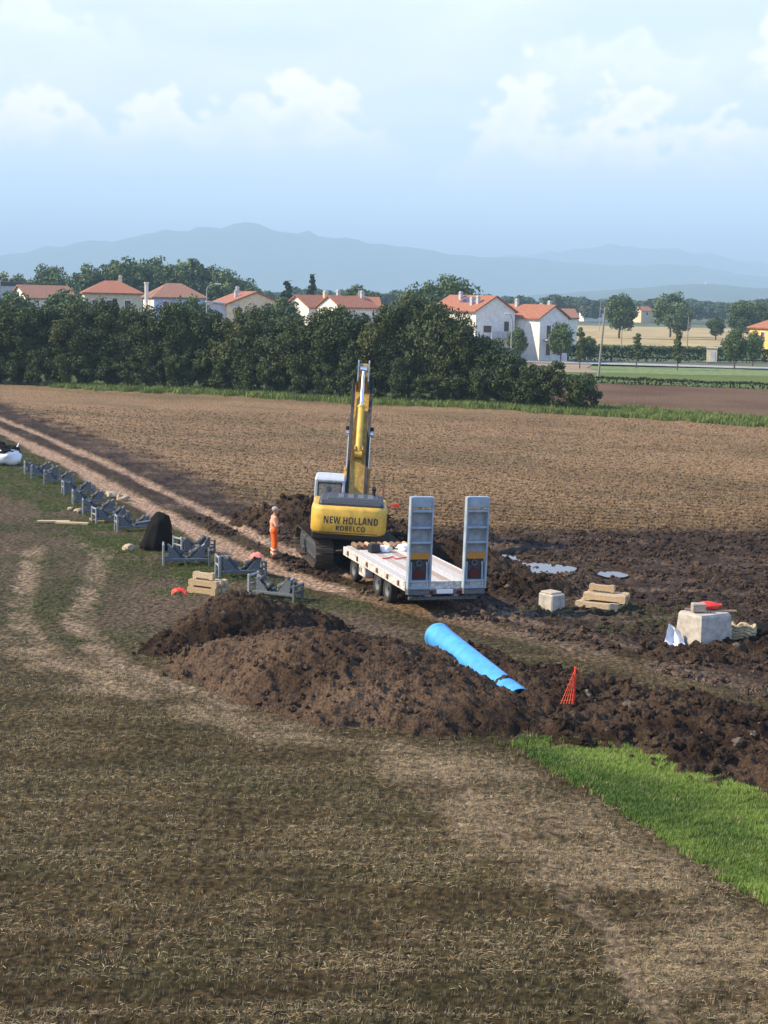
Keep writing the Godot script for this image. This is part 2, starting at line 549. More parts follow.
# height, colour and cover of the ground at one place
func ground_at(x: float, z: float) -> void:
	var big := na.get_noise_2d(x, z)
	var mid := nb.get_noise_2d(x, z)
	var fine := nc.get_noise_2d(x, z)
	var jx := x + mid * 0.9
	var jz := z + nb.get_noise_2d(z + 71.0, x) * 1.3
	var u := jx - along(FAR_RUT, jz)
	var h := big * 0.10 + mid * 0.02
	g_straw = 0.0
	g_green = 0.0
	g_clod = 0.0
	g_tilled = 0.0
	var c: Color
	var hz := hedge_z(x)
	if z < hz - 1.0:
		# beyond the hedge: verge, then a brown field on the right
		var v := hz - z
		if x > 12.0 and z < -174.0 + 0.42 * (x - 24.0) + mid * 0.8:
			c = Color(0.14, 0.20, 0.05).lerp(Color(0.19, 0.235, 0.07), clampf(0.5 + mid + big, 0, 1))
		elif x > 12.0 and v > 7.0 + mid * 2.5:
			c = Color(0.165, 0.098, 0.058).lerp(Color(0.215, 0.137, 0.082), clampf(0.5 + big * 1.5 + fine * 0.4, 0, 1))
			h += fine * 0.05
		else:
			c = Color(0.075, 0.115, 0.028).lerp(Color(0.15, 0.15, 0.05), clampf(0.4 + mid, 0, 1))
			g_green = 1.0
		g_h = h
		g_c = c
		return
	# stubble, the foreground and the left
	var rows := sin((z + mid * 0.35 + x * 0.02) * TAU / 0.42)
	var streak := nb.get_noise_2d(x * 0.22, z * 3.4 + 300.0) * 0.65 + nb.get_noise_2d(x * 0.10 + 60.0, z * 0.9) * 0.45
	var patch := clampf(0.45 + big * 0.8 + streak * 0.8 + mid * 0.45, 0, 1)
	c = Color(0.058, 0.041, 0.018).lerp(Color(0.104, 0.077, 0.034), patch)
	c = c.lerp(Color(0.056, 0.056, 0.023), clampf(nb.get_noise_2d(x * 0.5 + 40.0, z * 0.8) * 1.2, 0, 0.40))
	var gline := absf(sin((z + mid * 0.12 + x * 0.03) * PI / 0.62))
	h += rows * 0.012 + fine * 0.03 - 0.055 * smoothstep(0.22, 0.0, gline) * clampf(0.6 + mid * 1.4, 0, 1)
	g_straw = clampf(0.20 + streak * 0.9 + mid * 0.5 + big * 0.2, 0.0, 1.0)
	var dl := clampf((-z - 33.0) / 8.0, 0, 1) * clampf((-u - 3.0) / 2.0, 0, 1)
	if dl > 0.0:   # worn ground left of the cradles: bare patches, weeds
		var bare := clampf(0.5 + nb.get_noise_2d(x * 0.35, z * 0.3 + 90.0) * 1.6, 0, 1)
		c = c.lerp(Color(0.145, 0.106, 0.068).lerp(Color(0.078, 0.074, 0.036), 1.0 - bare), dl * 0.85)
		g_straw *= 1.0 - 0.6 * dl
		g_green = dl * (1.0 - bare) * 0.07
	# the pale band of straw and wheel marks
	var band := seg(jx, jz, STRAW_BAND)
	var bw := 1.15 + big * 0.6 + 0.55 * clampf(x - 0.5, 0, 1)
	var s := clampf((bw - band) / 0.9 + 0.25 * mid, 0, 1)
	s *= clampf(0.70 + streak * 1.3 + mid * 0.9, 0.1, 1)
	c = c.lerp(Color(0.265, 0.195, 0.118), s * 0.8)
	g_straw = maxf(g_straw, s)
	for q in [[WHEEL_MARK, 0.45], [WHEEL_MARK_2, 0.45], [WHEEL_MARK_3, 0.3]]:
		var d := seg(x + mid * 0.3, z, q[0])
		var k := clampf((q[1] - d) / 0.25 + 0.5 * fine, 0, 1) * clampf(0.75 + mid, 0, 1)
		c = c.lerp(Color(0.30, 0.22, 0.14), k * 0.9)
		h -= k * 0.025
	# verge by the track, where the cradles stand
	var verge := clampf((u + 8.2 + mid) / 1.6, 0, 1) * clampf((-2.9 - u) / 0.8, 0, 1) * clampf((-z - 43.0) / 4.0, 0, 1)
	verge = maxf(verge, clampf(1.0 - Vector2((x + 18.5) / 4.0, (z + 72.0) / 6.5).length() + mid * 0.4, 0, 1) * 1.5)
	if verge > 0.0:
		var gk := clampf(verge, 0, 1) * clampf(0.55 + nb.get_noise_2d(x * 0.9 + 9.0, z * 0.7) * 1.5, 0, 1)
		c = c.lerp(Color(0.080, 0.100, 0.034), gk * 0.75)
		g_green = maxf(g_green, gk * 0.55)
	# worked, dark earth right of the track
	var se := along(SOIL_EDGE, jx)
	var dark := clampf((u + 1.6 + mid * 0.8) / 0.8, 0, 1) * clampf((se - jz) / 0.7, 0, 1)
	dark = maxf(dark, clampf((u + 1.4) / 0.6, 0, 1) * (1.0 if jz < -60.0 else 0.0))
	if dark > 0.0:
		var dc := Color(0.050, 0.034, 0.025).lerp(Color(0.090, 0.062, 0.044), clampf(0.42 + mid * 1.2 + big * 0.8, 0, 1))
		var dry := clampf(nb.get_noise_2d(x * 0.35 + 20.0, z * 1.3) * 2.2 - 0.35, 0, 1)
		dc = dc.lerp(Color(0.21, 0.15, 0.105), dry * 0.6)
		c = c.lerp(dc, dark)
		var churn := nr.get_noise_2d(x, z)
		h = lerpf(h, big * 0.1 + churn * 0.10 + mid * 0.10 + fine * 0.03 - 0.05, dark)
		g_straw *= 1.0 - dark
		g_green *= 1.0 - dark
		g_clod = dark * clampf(0.35 + mid * 1.4, 0.04, 1.0)
		# thin weeds between the timber and the concrete block
		var weed := clampf(1.15 - Vector2((x - 7.4) / 3.2, (z + 43.6) / 2.6).length() + mid * 0.5, 0, 1) * clampf(0.5 + fine + mid, 0, 1)
		c = c.lerp(Color(0.088, 0.082, 0.044), weed * 0.75)
		g_green = maxf(g_green, weed * 0.35)
		var wm := seg(x + mid * 0.2, z, WHEEL_MARK_4)
		var wk := clampf((0.55 - wm) / 0.3 + fine * 0.5, 0, 1) * clampf(0.8 + mid, 0, 1)
		c = c.lerp(Color(0.19, 0.137, 0.098), wk * 0.75)
		h -= wk * 0.04
	# tilled field beyond the track
	var tl := clampf((u - 2.6 + mid * 1.5) / 1.8, 0, 1) * clampf((-59.0 - 0.16 * maxf(x - 4.0, 0.0) + 0.7 * maxf(-x, 0.0) * 0.2 - jz) / 2.5, 0, 1)
	if tl > 0.0:
		var across := z * 0.918 - x * 0.395
		var rw := sin((across + mid * 0.12) * TAU / 0.95)
		var near_z := clampf((-z - 62.0) / 22.0, 0, 1)
		var fc := Color(0.230, 0.154, 0.080).lerp(Color(0.365, 0.240, 0.130), clampf(near_z * 0.8 + big * 0.6 + nb.get_noise_2d(across * 0.35, 7.0) * 0.4, 0, 1))
		fc = fc.lerp(Color(0.185, 0.145, 0.072), clampf(nb.get_noise_2d(x * 0.12 + 300.0, across * 0.3) * 1.8 - 0.1, 0, 0.5))
		fc = fc.lerp(fc * 0.84, clampf(rw * 0.6 + 0.2 + fine * 0.3, 0, 1) * 0.6)
		c = c.lerp(fc, tl)
		h = lerpf(h, big * 0.12 + rw * 0.035 + fine * 0.03, tl)
		g_tilled = tl
		g_clod *= 1.0 - tl
	# the two ruts
	for off in [0.0, -2.0]:
		var wd := 0.50 + 0.2 * big + (0.20 if off < -1.0 else 0.0)
		var ur := x - along(FAR_RUT, z) + big * 0.5 + mid * 0.25
		var r := clampf((wd - absf(ur * 0.93 - off)) / 0.3 + 0.2 * fine, 0, 1)
		if z > -47.0:
			r *= clampf((z + 60.0) / -13.0 + 2.0, 0, 1) * 0.45
		c = c.lerp(Color(0.47, 0.325, 0.215).lerp(Color(0.36, 0.24, 0.155), clampf(0.3 + fine + mid, 0, 1)), r)
		h -= r * 0.05
		g_green *= 1.0 - r
		g_clod *= 1.0 - r
		g_straw *= 1.0 - r
		g_tilled *= 1.0 - r
	# green strip beside the spoil
	var ge := edge_of_grass(x + mid * 0.3)
	var gz := z + mid * 1.0 + fine * 0.9
	var gs := clampf((gz - se) / 0.5, 0, 1) * clampf((ge - gz) / 0.6, 0, 1) * clampf((x - 2.3) / 0.6, 0, 1)
	if gs > 0.0:
		c = c.lerp(Color(0.060, 0.120, 0.020).lerp(Color(0.10, 0.16, 0.03), clampf(0.5 + mid * 1.2, 0, 1)), gs)
		g_green = maxf(g_green, gs * 2.0)
		g_straw *= 1.0 - gs
		g_clod *= 1.0 - gs
	# grass along the hedge foot
	var hv := z - hz
	var hg := clampf((4.0 + mid * 2.0 - hv) / 2.0, 0, 1) * clampf((x + 34.0) / 8.0, 0, 1)
	if hg > 0.0:
		c = c.lerp(Color(0.070, 0.112, 0.026), hg)
		g_green = maxf(g_green, hg)
		g_tilled *= 1.0 - hg
	var wash := 1.0 + fine * 0.30
	g_c = Color(c.r * wash, c.g * wash, c.b * wash)
	# dips that hold the puddles
	for p in PUDDLES:
		var d := Vector2((x - p[0]) / p[2], (z - p[1]) / p[3]).length()
		if d < 1.7:
			h = lerpf(-0.10, h, smoothstep(1.0, 1.7, d))
	g_h = h

const PUDDLES := [[4.2, -53.5, 0.55, 0.8], [5.45, -51.7, 1.0, 0.95], [7.7, -50.8, 0.46, 0.5]]

func grid_mesh(pts: PackedVector3Array, cols: PackedColorArray, nx: int, nz: int) -> ArrayMesh:
	var idx := PackedInt32Array()
	idx.resize((nx - 1) * (nz - 1) * 6)
	var k := 0
	for j in nz - 1:
		for i in nx - 1:
			var a := j * nx + i
			idx[k] = a
			idx[k + 1] = a + nx
			idx[k + 2] = a + 1
			idx[k + 3] = a + 1
			idx[k + 4] = a + nx
			idx[k + 5] = a + nx + 1
			k += 6
	var nrm := PackedVector3Array()
	nrm.resize(pts.size())
	for j in nz:
		for i in nx:
			var l := pts[j * nx + maxi(i - 1, 0)]
			var r := pts[j * nx + mini(i + 1, nx - 1)]
			var a := pts[maxi(j - 1, 0) * nx + i]
			var b := pts[mini(j + 1, nz - 1) * nx + i]
			var n := (r - l).cross(b - a)
			nrm[j * nx + i] = (n if n.y > 0 else -n).normalized()
	var arr := []
	arr.resize(Mesh.ARRAY_MAX)
	arr[Mesh.ARRAY_VERTEX] = pts
	arr[Mesh.ARRAY_NORMAL] = nrm
	arr[Mesh.ARRAY_COLOR] = cols
	arr[Mesh.ARRAY_INDEX] = idx
	var m := ArrayMesh.new()
	m.add_surface_from_arrays(Mesh.PRIMITIVE_TRIANGLES, arr)
	return m

# what the built net holds near a place: the same answers as ground_at, without the work
var net_z := PackedFloat32Array()
var net_pts := PackedVector3Array()
var net_cols := PackedColorArray()
var net_cover := PackedColorArray()
var net_nx := 0

func look(x: float, z: float) -> void:
	var j := clampi(net_z.bsearch(-z), 1, net_z.size() - 1)
	var tz := clampf((-z - net_z[j - 1]) / (net_z[j] - net_z[j - 1]), 0, 1)
	var h := 0.0
	for q in 2:
		var zz := net_z[j - 1 + q]
		var half := 4.0 + 0.29 * zz
		var u := clampf((x / half + 1.0) * 0.5 * (net_nx - 1), 0, net_nx - 1.001)
		var i := int(u)
		var a := (j - 1 + q) * net_nx + i
		h += lerpf(net_pts[a].y, net_pts[a + 1].y, u - i) * (tz if q == 1 else 1.0 - tz)
		if q == int(tz + 0.5):
			g_c = net_cols[a]
			var k := net_cover[a]
			g_straw = k.r
			g_green = k.g
			g_clod = k.b
			g_tilled = k.a
	g_h = h

func build_ground() -> void:
	# the worked fields, a finer net where it lies nearer
	var zs := [-12.0]
	while zs[-1] > -200.0:
		var z: float = zs[-1]
		zs.append(z - clampf(z * z * 0.000115, 0.03, 0.75))
	var nx := 520
	var nz := zs.size()
	var pts := PackedVector3Array()
	var cols := PackedColorArray()
	pts.resize(nx * nz)
	cols.resize(nx * nz)
	net_cover.resize(nx * nz)
	for j in nz:
		var z: float = zs[j]
		net_z.append(-z)
		var half := 4.0 + 0.29 * absf(z)
		for i in nx:
			var x := (i / float(nx - 1) * 2.0 - 1.0) * half
			ground_at(x, z)
			pts[j * nx + i] = Vector3(x, g_h, z)
			cols[j * nx + i] = g_c
			net_cover[j * nx + i] = Color(g_straw, g_green, g_clod, g_tilled)
	net_pts = pts
	net_cols = cols
	net_nx = nx
	var o := mi("ground", grid_mesh(pts, cols, nx, nz), M.ground)
	tag(o, "tilled and stubble fields with a rutted dirt track between", "", "", "structure")
	# the plain out to the horizon
	var st := tool()
	poly(st, [Vector3(-16000, -0.8, 60), Vector3(16000, -0.8, 60), Vector3(16000, -0.8, -16000), Vector3(-16000, -0.8, -16000)], Vector3.UP)
	tag(obj("plain", st, mat(Color(0.085, 0.105, 0.045), 0.95, 0, "blotch", 90.0)), "flat green plain out to the foot of the hills", "", "", "structure")

func sheet(called: String, label: String, corners: Array, y: float, m: Material) -> void:
	var st := tool()
	var p := []
	for i in range(0, corners.size(), 2):
		p.append(Vector3(corners[i], y, corners[i + 1]))
	poly(st, p, Vector3.UP)
	tag(obj(called, st, m), label, "", "", "structure")

func build_far_fields() -> void:
	var bare := mat(Color(0.27, 0.19, 0.115), 0.95, 0, "blotch", 30.0)
	var wheat := mat(Color(0.38, 0.285, 0.115), 0.95, 0, "blotch", 60.0)
	var green := mat(Color(0.155, 0.215, 0.055), 0.95, 0, "grime", 12.0)
	var vine := mat(Color(0.085, 0.135, 0.04), 0.95, 0, "grime", 8.0)
	sheet("crop_field", "green crop field behind the brown field", [10.0, -204.0, 64.0, -172.0, 110.0, -172.0, 110.0, -236.0, 10.0, -236.0], -0.62, green)
	sheet("bare_field", "pale bare field beside the green crop", [-40.0, -200.0, 29.0, -200.0, 29.5, -228.0, 33.0, -245.0, -40.0, -262.0], -0.55, bare)
	sheet("country_road", "pale country road in front of the dark hedge", [0.0, -246.0, 120.0, -224.0, 120.0, -231.0, 0.0, -254.0], -0.48, mat(Color(0.34, 0.33, 0.30), 0.9, 0, "blotch", 9.0))
	sheet("vineyard_strip", "rough green strip behind the dark hedge", [24.0, -282.0, 160.0, -262.0, 190.0, -350.0, 30.0, -340.0], -0.60, vine)
	sheet("wheat_field", "ripe yellow field in the distance", [30.0, -345.0, 220.0, -352.0, 260.0, -640.0, 60.0, -640.0], -0.52, wheat)

# ------------------------------------------------------------------ hills
func ridge(called: String, label: String, z: float, tab: Array, lean: float, sd: float, tint: Color) -> void:
	# tab: x, height of the crest, falling x
	var nx := 260
	var nz := 14
	var x0: float = tab[tab.size() - 2]
	var x1: float = tab[0]
	var pts := PackedVector3Array()
	var cols := PackedColorArray()
	for j in nz:
		var t := j / float(nz - 1)
		for i in nx:
			var x := lerpf(x0, x1, i / float(nx - 1))
			var crest := along(tab, x) * (1.0 + 0.05 * na.get_noise_2d(x * 0.03 + sd, 3.0)) + 5.0 * na.get_noise_2d(x * 0.2 + sd, 9.0)
			var prof := sin(t * PI)
			var fold := na.get_noise_2d(x * 0.06 + sd, t * 90.0) * 0.16 * (1.0 - absf(t - 0.5) * 1.2)
			pts.append(Vector3(x, maxf(-2.0, crest * (pow(prof, 0.8) + (fold if t < 0.47 else 0.0) * prof)) - 2.0, z - (t - 0.5) * lean))
			var k := clampf(0.5 + na.get_noise_2d(x * 0.2, t * 200.0 + sd), 0, 1)
			cols.append(tint.lerp(tint * 1.7, k))
	tag(mi(called, grid_mesh(pts, cols, nx, nz), M.tone), label, "", "", "structure")

func build_hills() -> void:
	ridge("hill", "hazy wooded hill with a rounded top behind the village", -8800.0, [9000, 60, 5200, 90, 3300, 110, 2300, 150, 1750, 205, 1000, 232, 500, 255, 180, 285, -250, 335, -560, 372, -835, 392, -1150, 365, -1500, 300, -2100, 210, -3000, 160, -5200, 120, -9000, 60], 3000.0, 0.0, Color(0.035, 0.055, 0.030))
	ridge("mountain_range", "faint blue mountain range along the horizon", -13200.0, [12000, 160, 6000, 210, 3600, 300, 2900, 380, 2300, 470, 1750, 480, 1200, 400, 600, 330, 0, 300, -1200, 280, -2600, 250, -6000, 220, -12000, 160], 3400.0, 400.0, Color(0.03, 0.045, 0.03))
	ridge("low_hill", "low wooded hill on the right of the plain", -4300.0, [5200, 30, 3000, 40, 1700, 42, 1150, 52, 860, 64, 640, 50, 420, 26, 200, 6, 60, -8, 0, -14], 1200.0, 900.0, Color(0.035, 0.055, 0.028))

# ------------------------------------------------------------------ heaps of earth
# spine: x, z, height, half width, repeated
func heap(called: String, label: String, spine: Array, dry: float, step: float, rough: float) -> Node3D:
	var lo := Vector2(1e9, 1e9)
	var hi := -lo
	for i in range(0, spine.size(), 4):
		var w: float = spine[i + 3] * 1.35
		lo = lo.min(Vector2(spine[i] - w, spine[i + 1] - w))
		hi = hi.max(Vector2(spine[i] + w, spine[i + 1] + w))
	var nx := int((hi.x - lo.x) / step) + 1
	var nz := int((hi.y - lo.y) / step) + 1
	var pts := PackedVector3Array()
	var cols := PackedColorArray()
	var places := []
	var tones := []
	var ctr := (lo + hi) / 2
	for j in nz:
		for i in nx:
			var x := lo.x + i * step
			var z := hi.y - j * step
			var h := heap_height(x, z, spine, rough)
			pts.append(Vector3(x - ctr.x, h, z - ctr.y))
			var k := clampf(0.5 + nb.get_noise_2d(x * 0.8 + 5.0, z * 0.8) * 1.5 + na.get_noise_2d(x * 6.0, z * 6.0) * 0.9 + nc.get_noise_2d(x, z) * 0.35, 0, 1)
			var c := Color(0.034, 0.022, 0.015).lerp(Color(0.084, 0.056, 0.037), k)
			c = c.lerp(Color(0.165, 0.110, 0.070), clampf(dry * (0.7 + nb.get_noise_2d(x * 0.45, z * 0.45 + 50.0) * 1.2), 0, 1))
			cols.append(c)
			if h > 0.02 and rng.randf() < step * step * 22.0:
				var s := 0.018 + (0.075 if rough < 1.1 else 0.13) * pow(rng.randf(), 4.0)
				places.append(Transform3D(Basis.from_euler(Vector3(rng.randf() * 6.0, rng.randf() * 6.0, 0)) * s, Vector3(x - ctr.x, h + s * 0.25, z - ctr.y)))
				tones.append(c * rng.randf_range(0.75, 1.25) if rng.randf() < 0.96 else Color(0.19, 0.155, 0.115))
	var t := thing(called, label, "soil heap", Vector3(ctr.x, 0, ctr.y), 0.0, "heaps of dug soil")
	mi("earth", grid_mesh(pts, cols, nx, nz), M.soil, t)
	mm("clods", CLOD[0], places, tones, M.soil, t)
	return t

func heap_height(x: float, z: float, spine: Array, rough: float) -> float:
	var best := -9.0
	for i in range(0, spine.size() - 4, 4):
		var a := Vector2(spine[i], spine[i + 1])
		var b := Vector2(spine[i + 4], spine[i + 5])
		var p := Vector2(x, z)
		var ab := b - a
		var t := clampf((p - a).dot(ab) / ab.length_squared(), 0, 1)
		var w: float = lerpf(spine[i + 3], spine[i + 7], t)
		var hh: float = lerpf(spine[i + 2], spine[i + 6], t)
		var d := p.distance_to(a + ab * t) / w + nb.get_noise_2d(x * 0.7, z * 0.7 + 33.0) * 0.22
		var f := hh * (1.12 - d) * (1.0 - 0.25 * smoothstep(0.35, 0.0, d)) if d < 1.4 else -0.6
		best = maxf(best, f)
	if best > -0.3:
		best += (nr.get_noise_2d(x * 1.5, z * 1.5) * 0.16 + nc.get_noise_2d(x * 0.9, z * 0.9) * 0.11 + nb.get_noise_2d(x * 1.3, z * 1.3) * 0.12) * rough
	return maxf(best, -0.6)

var CLOD := []
const SPINE_DARK := [-5.1, -38.4, 0.4, 1.0, -4.4, -39.2, 0.9, 1.5, -3.6, -39.9, 1.32, 1.8, -2.6, -41.0, 0.75, 1.4]
const SPINE_BROWN := [-3.2, -36.6, 0.75, 1.9, -1.8, -36.2, 1.10, 2.7, -0.2, -34.9, 1.15, 2.9, 1.1, -33.8, 0.85, 2.3, 2.3, -32.9, 0.50, 1.4]
const SPINE_SPOIL := [3.3, -36.0, 0.15, 1.0, 4.3, -34.4, 0.28, 1.5, 5.6, -33.0, 0.34, 1.9, 7.4, -31.2, 0.36, 2.1, 9.4, -29.4, 0.4, 2.2, 12.5, -26.4, 0.4, 2.2]

func build_heaps() -> void:
	for k in 4:
		CLOD.append(lump(k + 1, 0.75, 0.55, 1))
	heap("soil_heap", "dark brown soil heap at the left end of the long spoil bank", SPINE_DARK, 0.0, 0.055, 1.0)
	heap("soil_heap", "large lighter brown soil heap in front of the blue pipe", SPINE_BROWN, 0.75, 0.055, 0.85)
	heap("soil_heap", "low ridge of dark clods along the green grass strip", SPINE_SPOIL, 0.0, 0.055, 1.25)
	heap("soil_heap", "dark soil heap behind the excavator beside the worker", [-4.6, -61.4, 0.5, 1.2, -3.5, -61.0, 1.05, 1.6, -2.4, -60.6, 1.15, 1.6, -1.0, -60.5, 0.6, 1.5], 0.0, 0.09, 1.4)
	heap("soil_heap", "dark soil heap behind the white trailer deck", [1.0, -53.2, 0.7, 1.3, 2.2, -52.2, 0.9, 1.4, 3.3, -50.9, 0.7, 1.3], 0.0, 0.08, 1.3)
	heap("soil_heap", "low dark soil heap right of the trailer ramps near the puddles", [3.3, -48.4, 0.35, 0.9, 4.3, -47.5, 0.45, 1.0, 5.2, -47.2, 0.3, 0.8], 0.0, 0.08, 1.4)
	heap("soil_heap", "small soil heap around the concrete block on the right", [7.6, -39.0, 0.12, 0.7, 9.2, -39.3, 0.16, 0.8, 11.5, -40.0, 0.25, 1.2], 0.0, 0.08, 1.1)

func build_clods() -> void:
	var sets := [[], []]
	var tones := [[], []]
	while sets[0].size() < 15000:
		var z := -24.0 - 38.0 * rng.randf()
		var x := rng.randf_range(-9.0, 0.29 * -z + 1.0)
		look(x, z)
		if rng.randf() < g_clod:
			var s := 0.02 + 0.09 * pow(rng.randf(), 4.0)
			sets[0].append(Transform3D(Basis.from_euler(Vector3(rng.randf() * 6.0, rng.randf() * 6.0, 0)) * s, Vector3(x, g_h + s * 0.2, z)))
			tones[0].append(g_c * rng.randf_range(0.7, 1.2))
	mm("loose_clod_cover", CLOD[1], sets[0], tones[0], M.soil)
	tag(get_child(-1), "loose dark clods of earth on the worked ground", "soil", "", "stuff")
	var tries := 0
	while sets[1].size() < 34000 and tries < 200000:
		tries += 1
		var z := -58.0 - 62.0 * pow(rng.randf(), 1.3)
		var x := rng.randf_range(-0.29 * -z, 0.29 * -z)
		var across := z * 0.918 - x * 0.395
		if sin(across * TAU / 0.95) < rng.randf_range(-0.2, 1.0):
			continue
		look(x, z)
		if rng.randf() < g_tilled:
			var s := 0.035 + 0.06 * pow(rng.randf(), 2.5)
			sets[1].append(Transform3D(Basis.from_euler(Vector3(rng.randf() * 6.0, rng.randf() * 6.0, 0)) * s, Vector3(x, g_h + s * 0.2, z)))
			tones[1].append(g_c * rng.randf_range(0.9, 1.15))
	mm("tilled_clod_cover", lump(9, 0.7, 0.5, 0), sets[1], tones[1], M.soil)
	tag(get_child(-1), "small clods in rows on the tilled field", "soil", "", "stuff")

func blade_mesh(n: int, h: float, w: float, spread: float, sd: int) -> ArrayMesh:
	var r := RandomNumberGenerator.new()
	r.seed = sd
	var st := tool()
	for i in n:
		var a := r.randf() * TAU
		var o := Vector3(r.randf_range(-1, 1), 0, r.randf_range(-1, 1)) * spread
		var d := Vector3(cos(a), 0, sin(a))
		var s := Vector3(-d.z, 0, d.x) * w * r.randf_range(0.6, 1.2)
		var hh := h * r.randf_range(0.5, 1.15)
		var m := o + d * hh * 0.18 + Vector3.UP * hh * 0.6
		var t := o + d * hh * r.randf_range(0.3, 0.75) + Vector3.UP * hh
		poly(st, [o - s, o + s, m + s * 0.8, m - s * 0.8], d)
		poly(st, [m - s * 0.8, m + s * 0.8, t], d)
	return done(st)

func build_straw() -> void:
	# a bent straw, one metre long before it is scaled
	var st := tool()
	poly(st, [Vector3(-0.5, 0, -0.025), Vector3(-0.5, 0, 0.025), Vector3(0.05, 0.07, 0.025), Vector3(0.05, 0.07, -0.025)], Vector3.UP)
	poly(st, [Vector3(0.05, 0.07, -0.025), Vector3(0.05, 0.07, 0.025), Vector3(0.5, 0.0, 0.015), Vector3(0.5, 0.0, -0.015)], Vector3.UP)
	var straw := done(st)
	var places := []
	var tones := []
	var tries := 0
	while places.size() < 95000 and tries < 600000:
		tries += 1
		var z := -15.5 - 40.0 * pow(rng.randf(), 1.7)
		var x := rng.randf_range(-1, 1) * (2.5 + 0.27 * -z)
		look(x, z)
		var p := g_straw * g_straw * 0.9 + 0.04
		if g_straw > 0.0 and rng.randf() < p:
			var s := rng.randf_range(0.035, 0.115)
			var b := Basis.from_euler(Vector3(rng.randfn(0, 0.25), rng.randfn(0, 0.9), rng.randfn(0, 0.25))).scaled_local(Vector3(s, s, rng.randf_range(0.07, 0.15)))
			places.append(Transform3D(b, Vector3(x, g_h + rng.randf_range(0.004, 0.03), z)))
			var k := rng.randf()
			tones.append(Color(0.23, 0.165, 0.078).lerp(Color(0.54, 0.42, 0.225), k * k))
	tag(mm("straw_litter", straw, places, tones, M.tone), "dry straw scattered over the stubble field", "straw", "", "stuff")
	# upright stubble in rows
	var stub := blade_mesh(5, 0.085, 0.004, 0.035, 8)
	places = []
	tones = []
	tries = 0
	while places.size() < 42000 and tries < 300000:
		tries += 1
		var z := -15.5 - 22.0 * pow(rng.randf(), 1.5)
		z = roundf(z / 0.21) * 0.21 + rng.randfn(0, 0.025)
		var x := rng.randf_range(-1, 1) * (2.5 + 0.27 * -z)
		look(x, z)
		if g_green < 0.3 and g_clod < 0.05 and rng.randf() < 0.25 + g_straw:
			places.append(Transform3D(Basis(Vector3.UP, rng.randf() * TAU) * rng.randf_range(0.5, 1.2), Vector3(x, g_h, z)))
			var k := rng.randf()
			tones.append(Color(0.10, 0.080, 0.040).lerp(Color(0.32, 0.25, 0.14), k * k) if rng.randf() < 0.9 else Color(0.06, 0.085, 0.025))
	tag(mm("stubble", stub, places, tones, M.tone), "cut stubble standing in rows in the foreground field", "stubble", "", "stuff")

func build_grass() -> void:
	var tuft := blade_mesh(18, 0.10, 0.005, 0.09, 21)
	var places := []
	var tones := []
	var tries := 0
	while places.size() < 36000 and tries < 420000:
		tries += 1
		var z := -15.0 - 17.0 * rng.randf()
		var x := rng.randf_range(2.0, 0.27 * -z + 3.0)
		look(x, z)
		if g_green > 0.5 and rng.randf() < g_green:
			var s := rng.randf_range(0.6, 1.3) * (1.0 + 0.5 * nb.get_noise_2d(x, z))
			places.append(Transform3D(Basis(Vector3.UP, rng.randf() * TAU) * s, Vector3(x, g_h - 0.01, z)))
			var k := clampf(rng.randf() * 0.55 + 0.15 + nb.get_noise_2d(x * 0.8, z * 0.8) * 1.1 + na.get_noise_2d(x * 3.0, z * 3.0) * 0.5, 0, 1)
			tones.append(Color(0.070, 0.135, 0.022).lerp(Color(0.22, 0.31, 0.060), k) if rng.randf() < 0.93 else Color(0.30, 0.27, 0.12))
	tag(mm("grass_strip", tuft, places, tones, M.leaf), "bright green grass strip on the right of the stubble", "grass", "", "stuff")
	places = []
	tones = []
	tries = 0
	while places.size() < 16000 and tries < 250000:
		tries += 1
		var z := -30.0 - 56.0 * pow(rng.randf(), 0.9)
		var x := rng.randf_range(-0.29 * -z, 0.26 * -z)
		look(x, z)
		if g_green > 0.05 and z > hedge_z(x) + 5.0 and rng.randf() < g_green:
			places.append(Transform3D(Basis(Vector3.UP, rng.randf() * TAU) * rng.randf_range(0.4, 1.1), Vector3(x, g_h - 0.01, z)))
			tones.append(Color(0.055, 0.082, 0.022).lerp(Color(0.145, 0.16, 0.055), rng.randf()))
	tag(mm("verge_grass", tuft, places, tones, M.leaf), "sparse grass and weeds on the verge beside the dirt track", "grass", "", "stuff")
	var tall := blade_mesh(20, 0.45, 0.022, 0.4, 31)
	places = []
	tones = []
	tries = 0
	while places.size() < 5200 and tries < 200000:
		tries += 1
		var x := rng.randf_range(-40.0, 44.0)
		var z := hedge_z(x) + rng.randf_range(-9.0, 5.0)
		look(x, z)
		if g_green > 0.3 and (z > hedge_z(x) - 1.0 or x > 10.0):
			places.append(Transform3D(Basis(Vector3.UP, rng.randf() * TAU) * rng.randf_range(0.5, 1.3), Vector3(x, g_h - 0.02, z)))
			tones.append(Color(0.075, 0.12, 0.025).lerp(Color(0.19, 0.23, 0.06), rng.randf()))
	tag(mm("hedge_foot_grass", tall, places, tones, M.leaf), "tall grass along the foot of the hedge", "grass", "", "stuff")

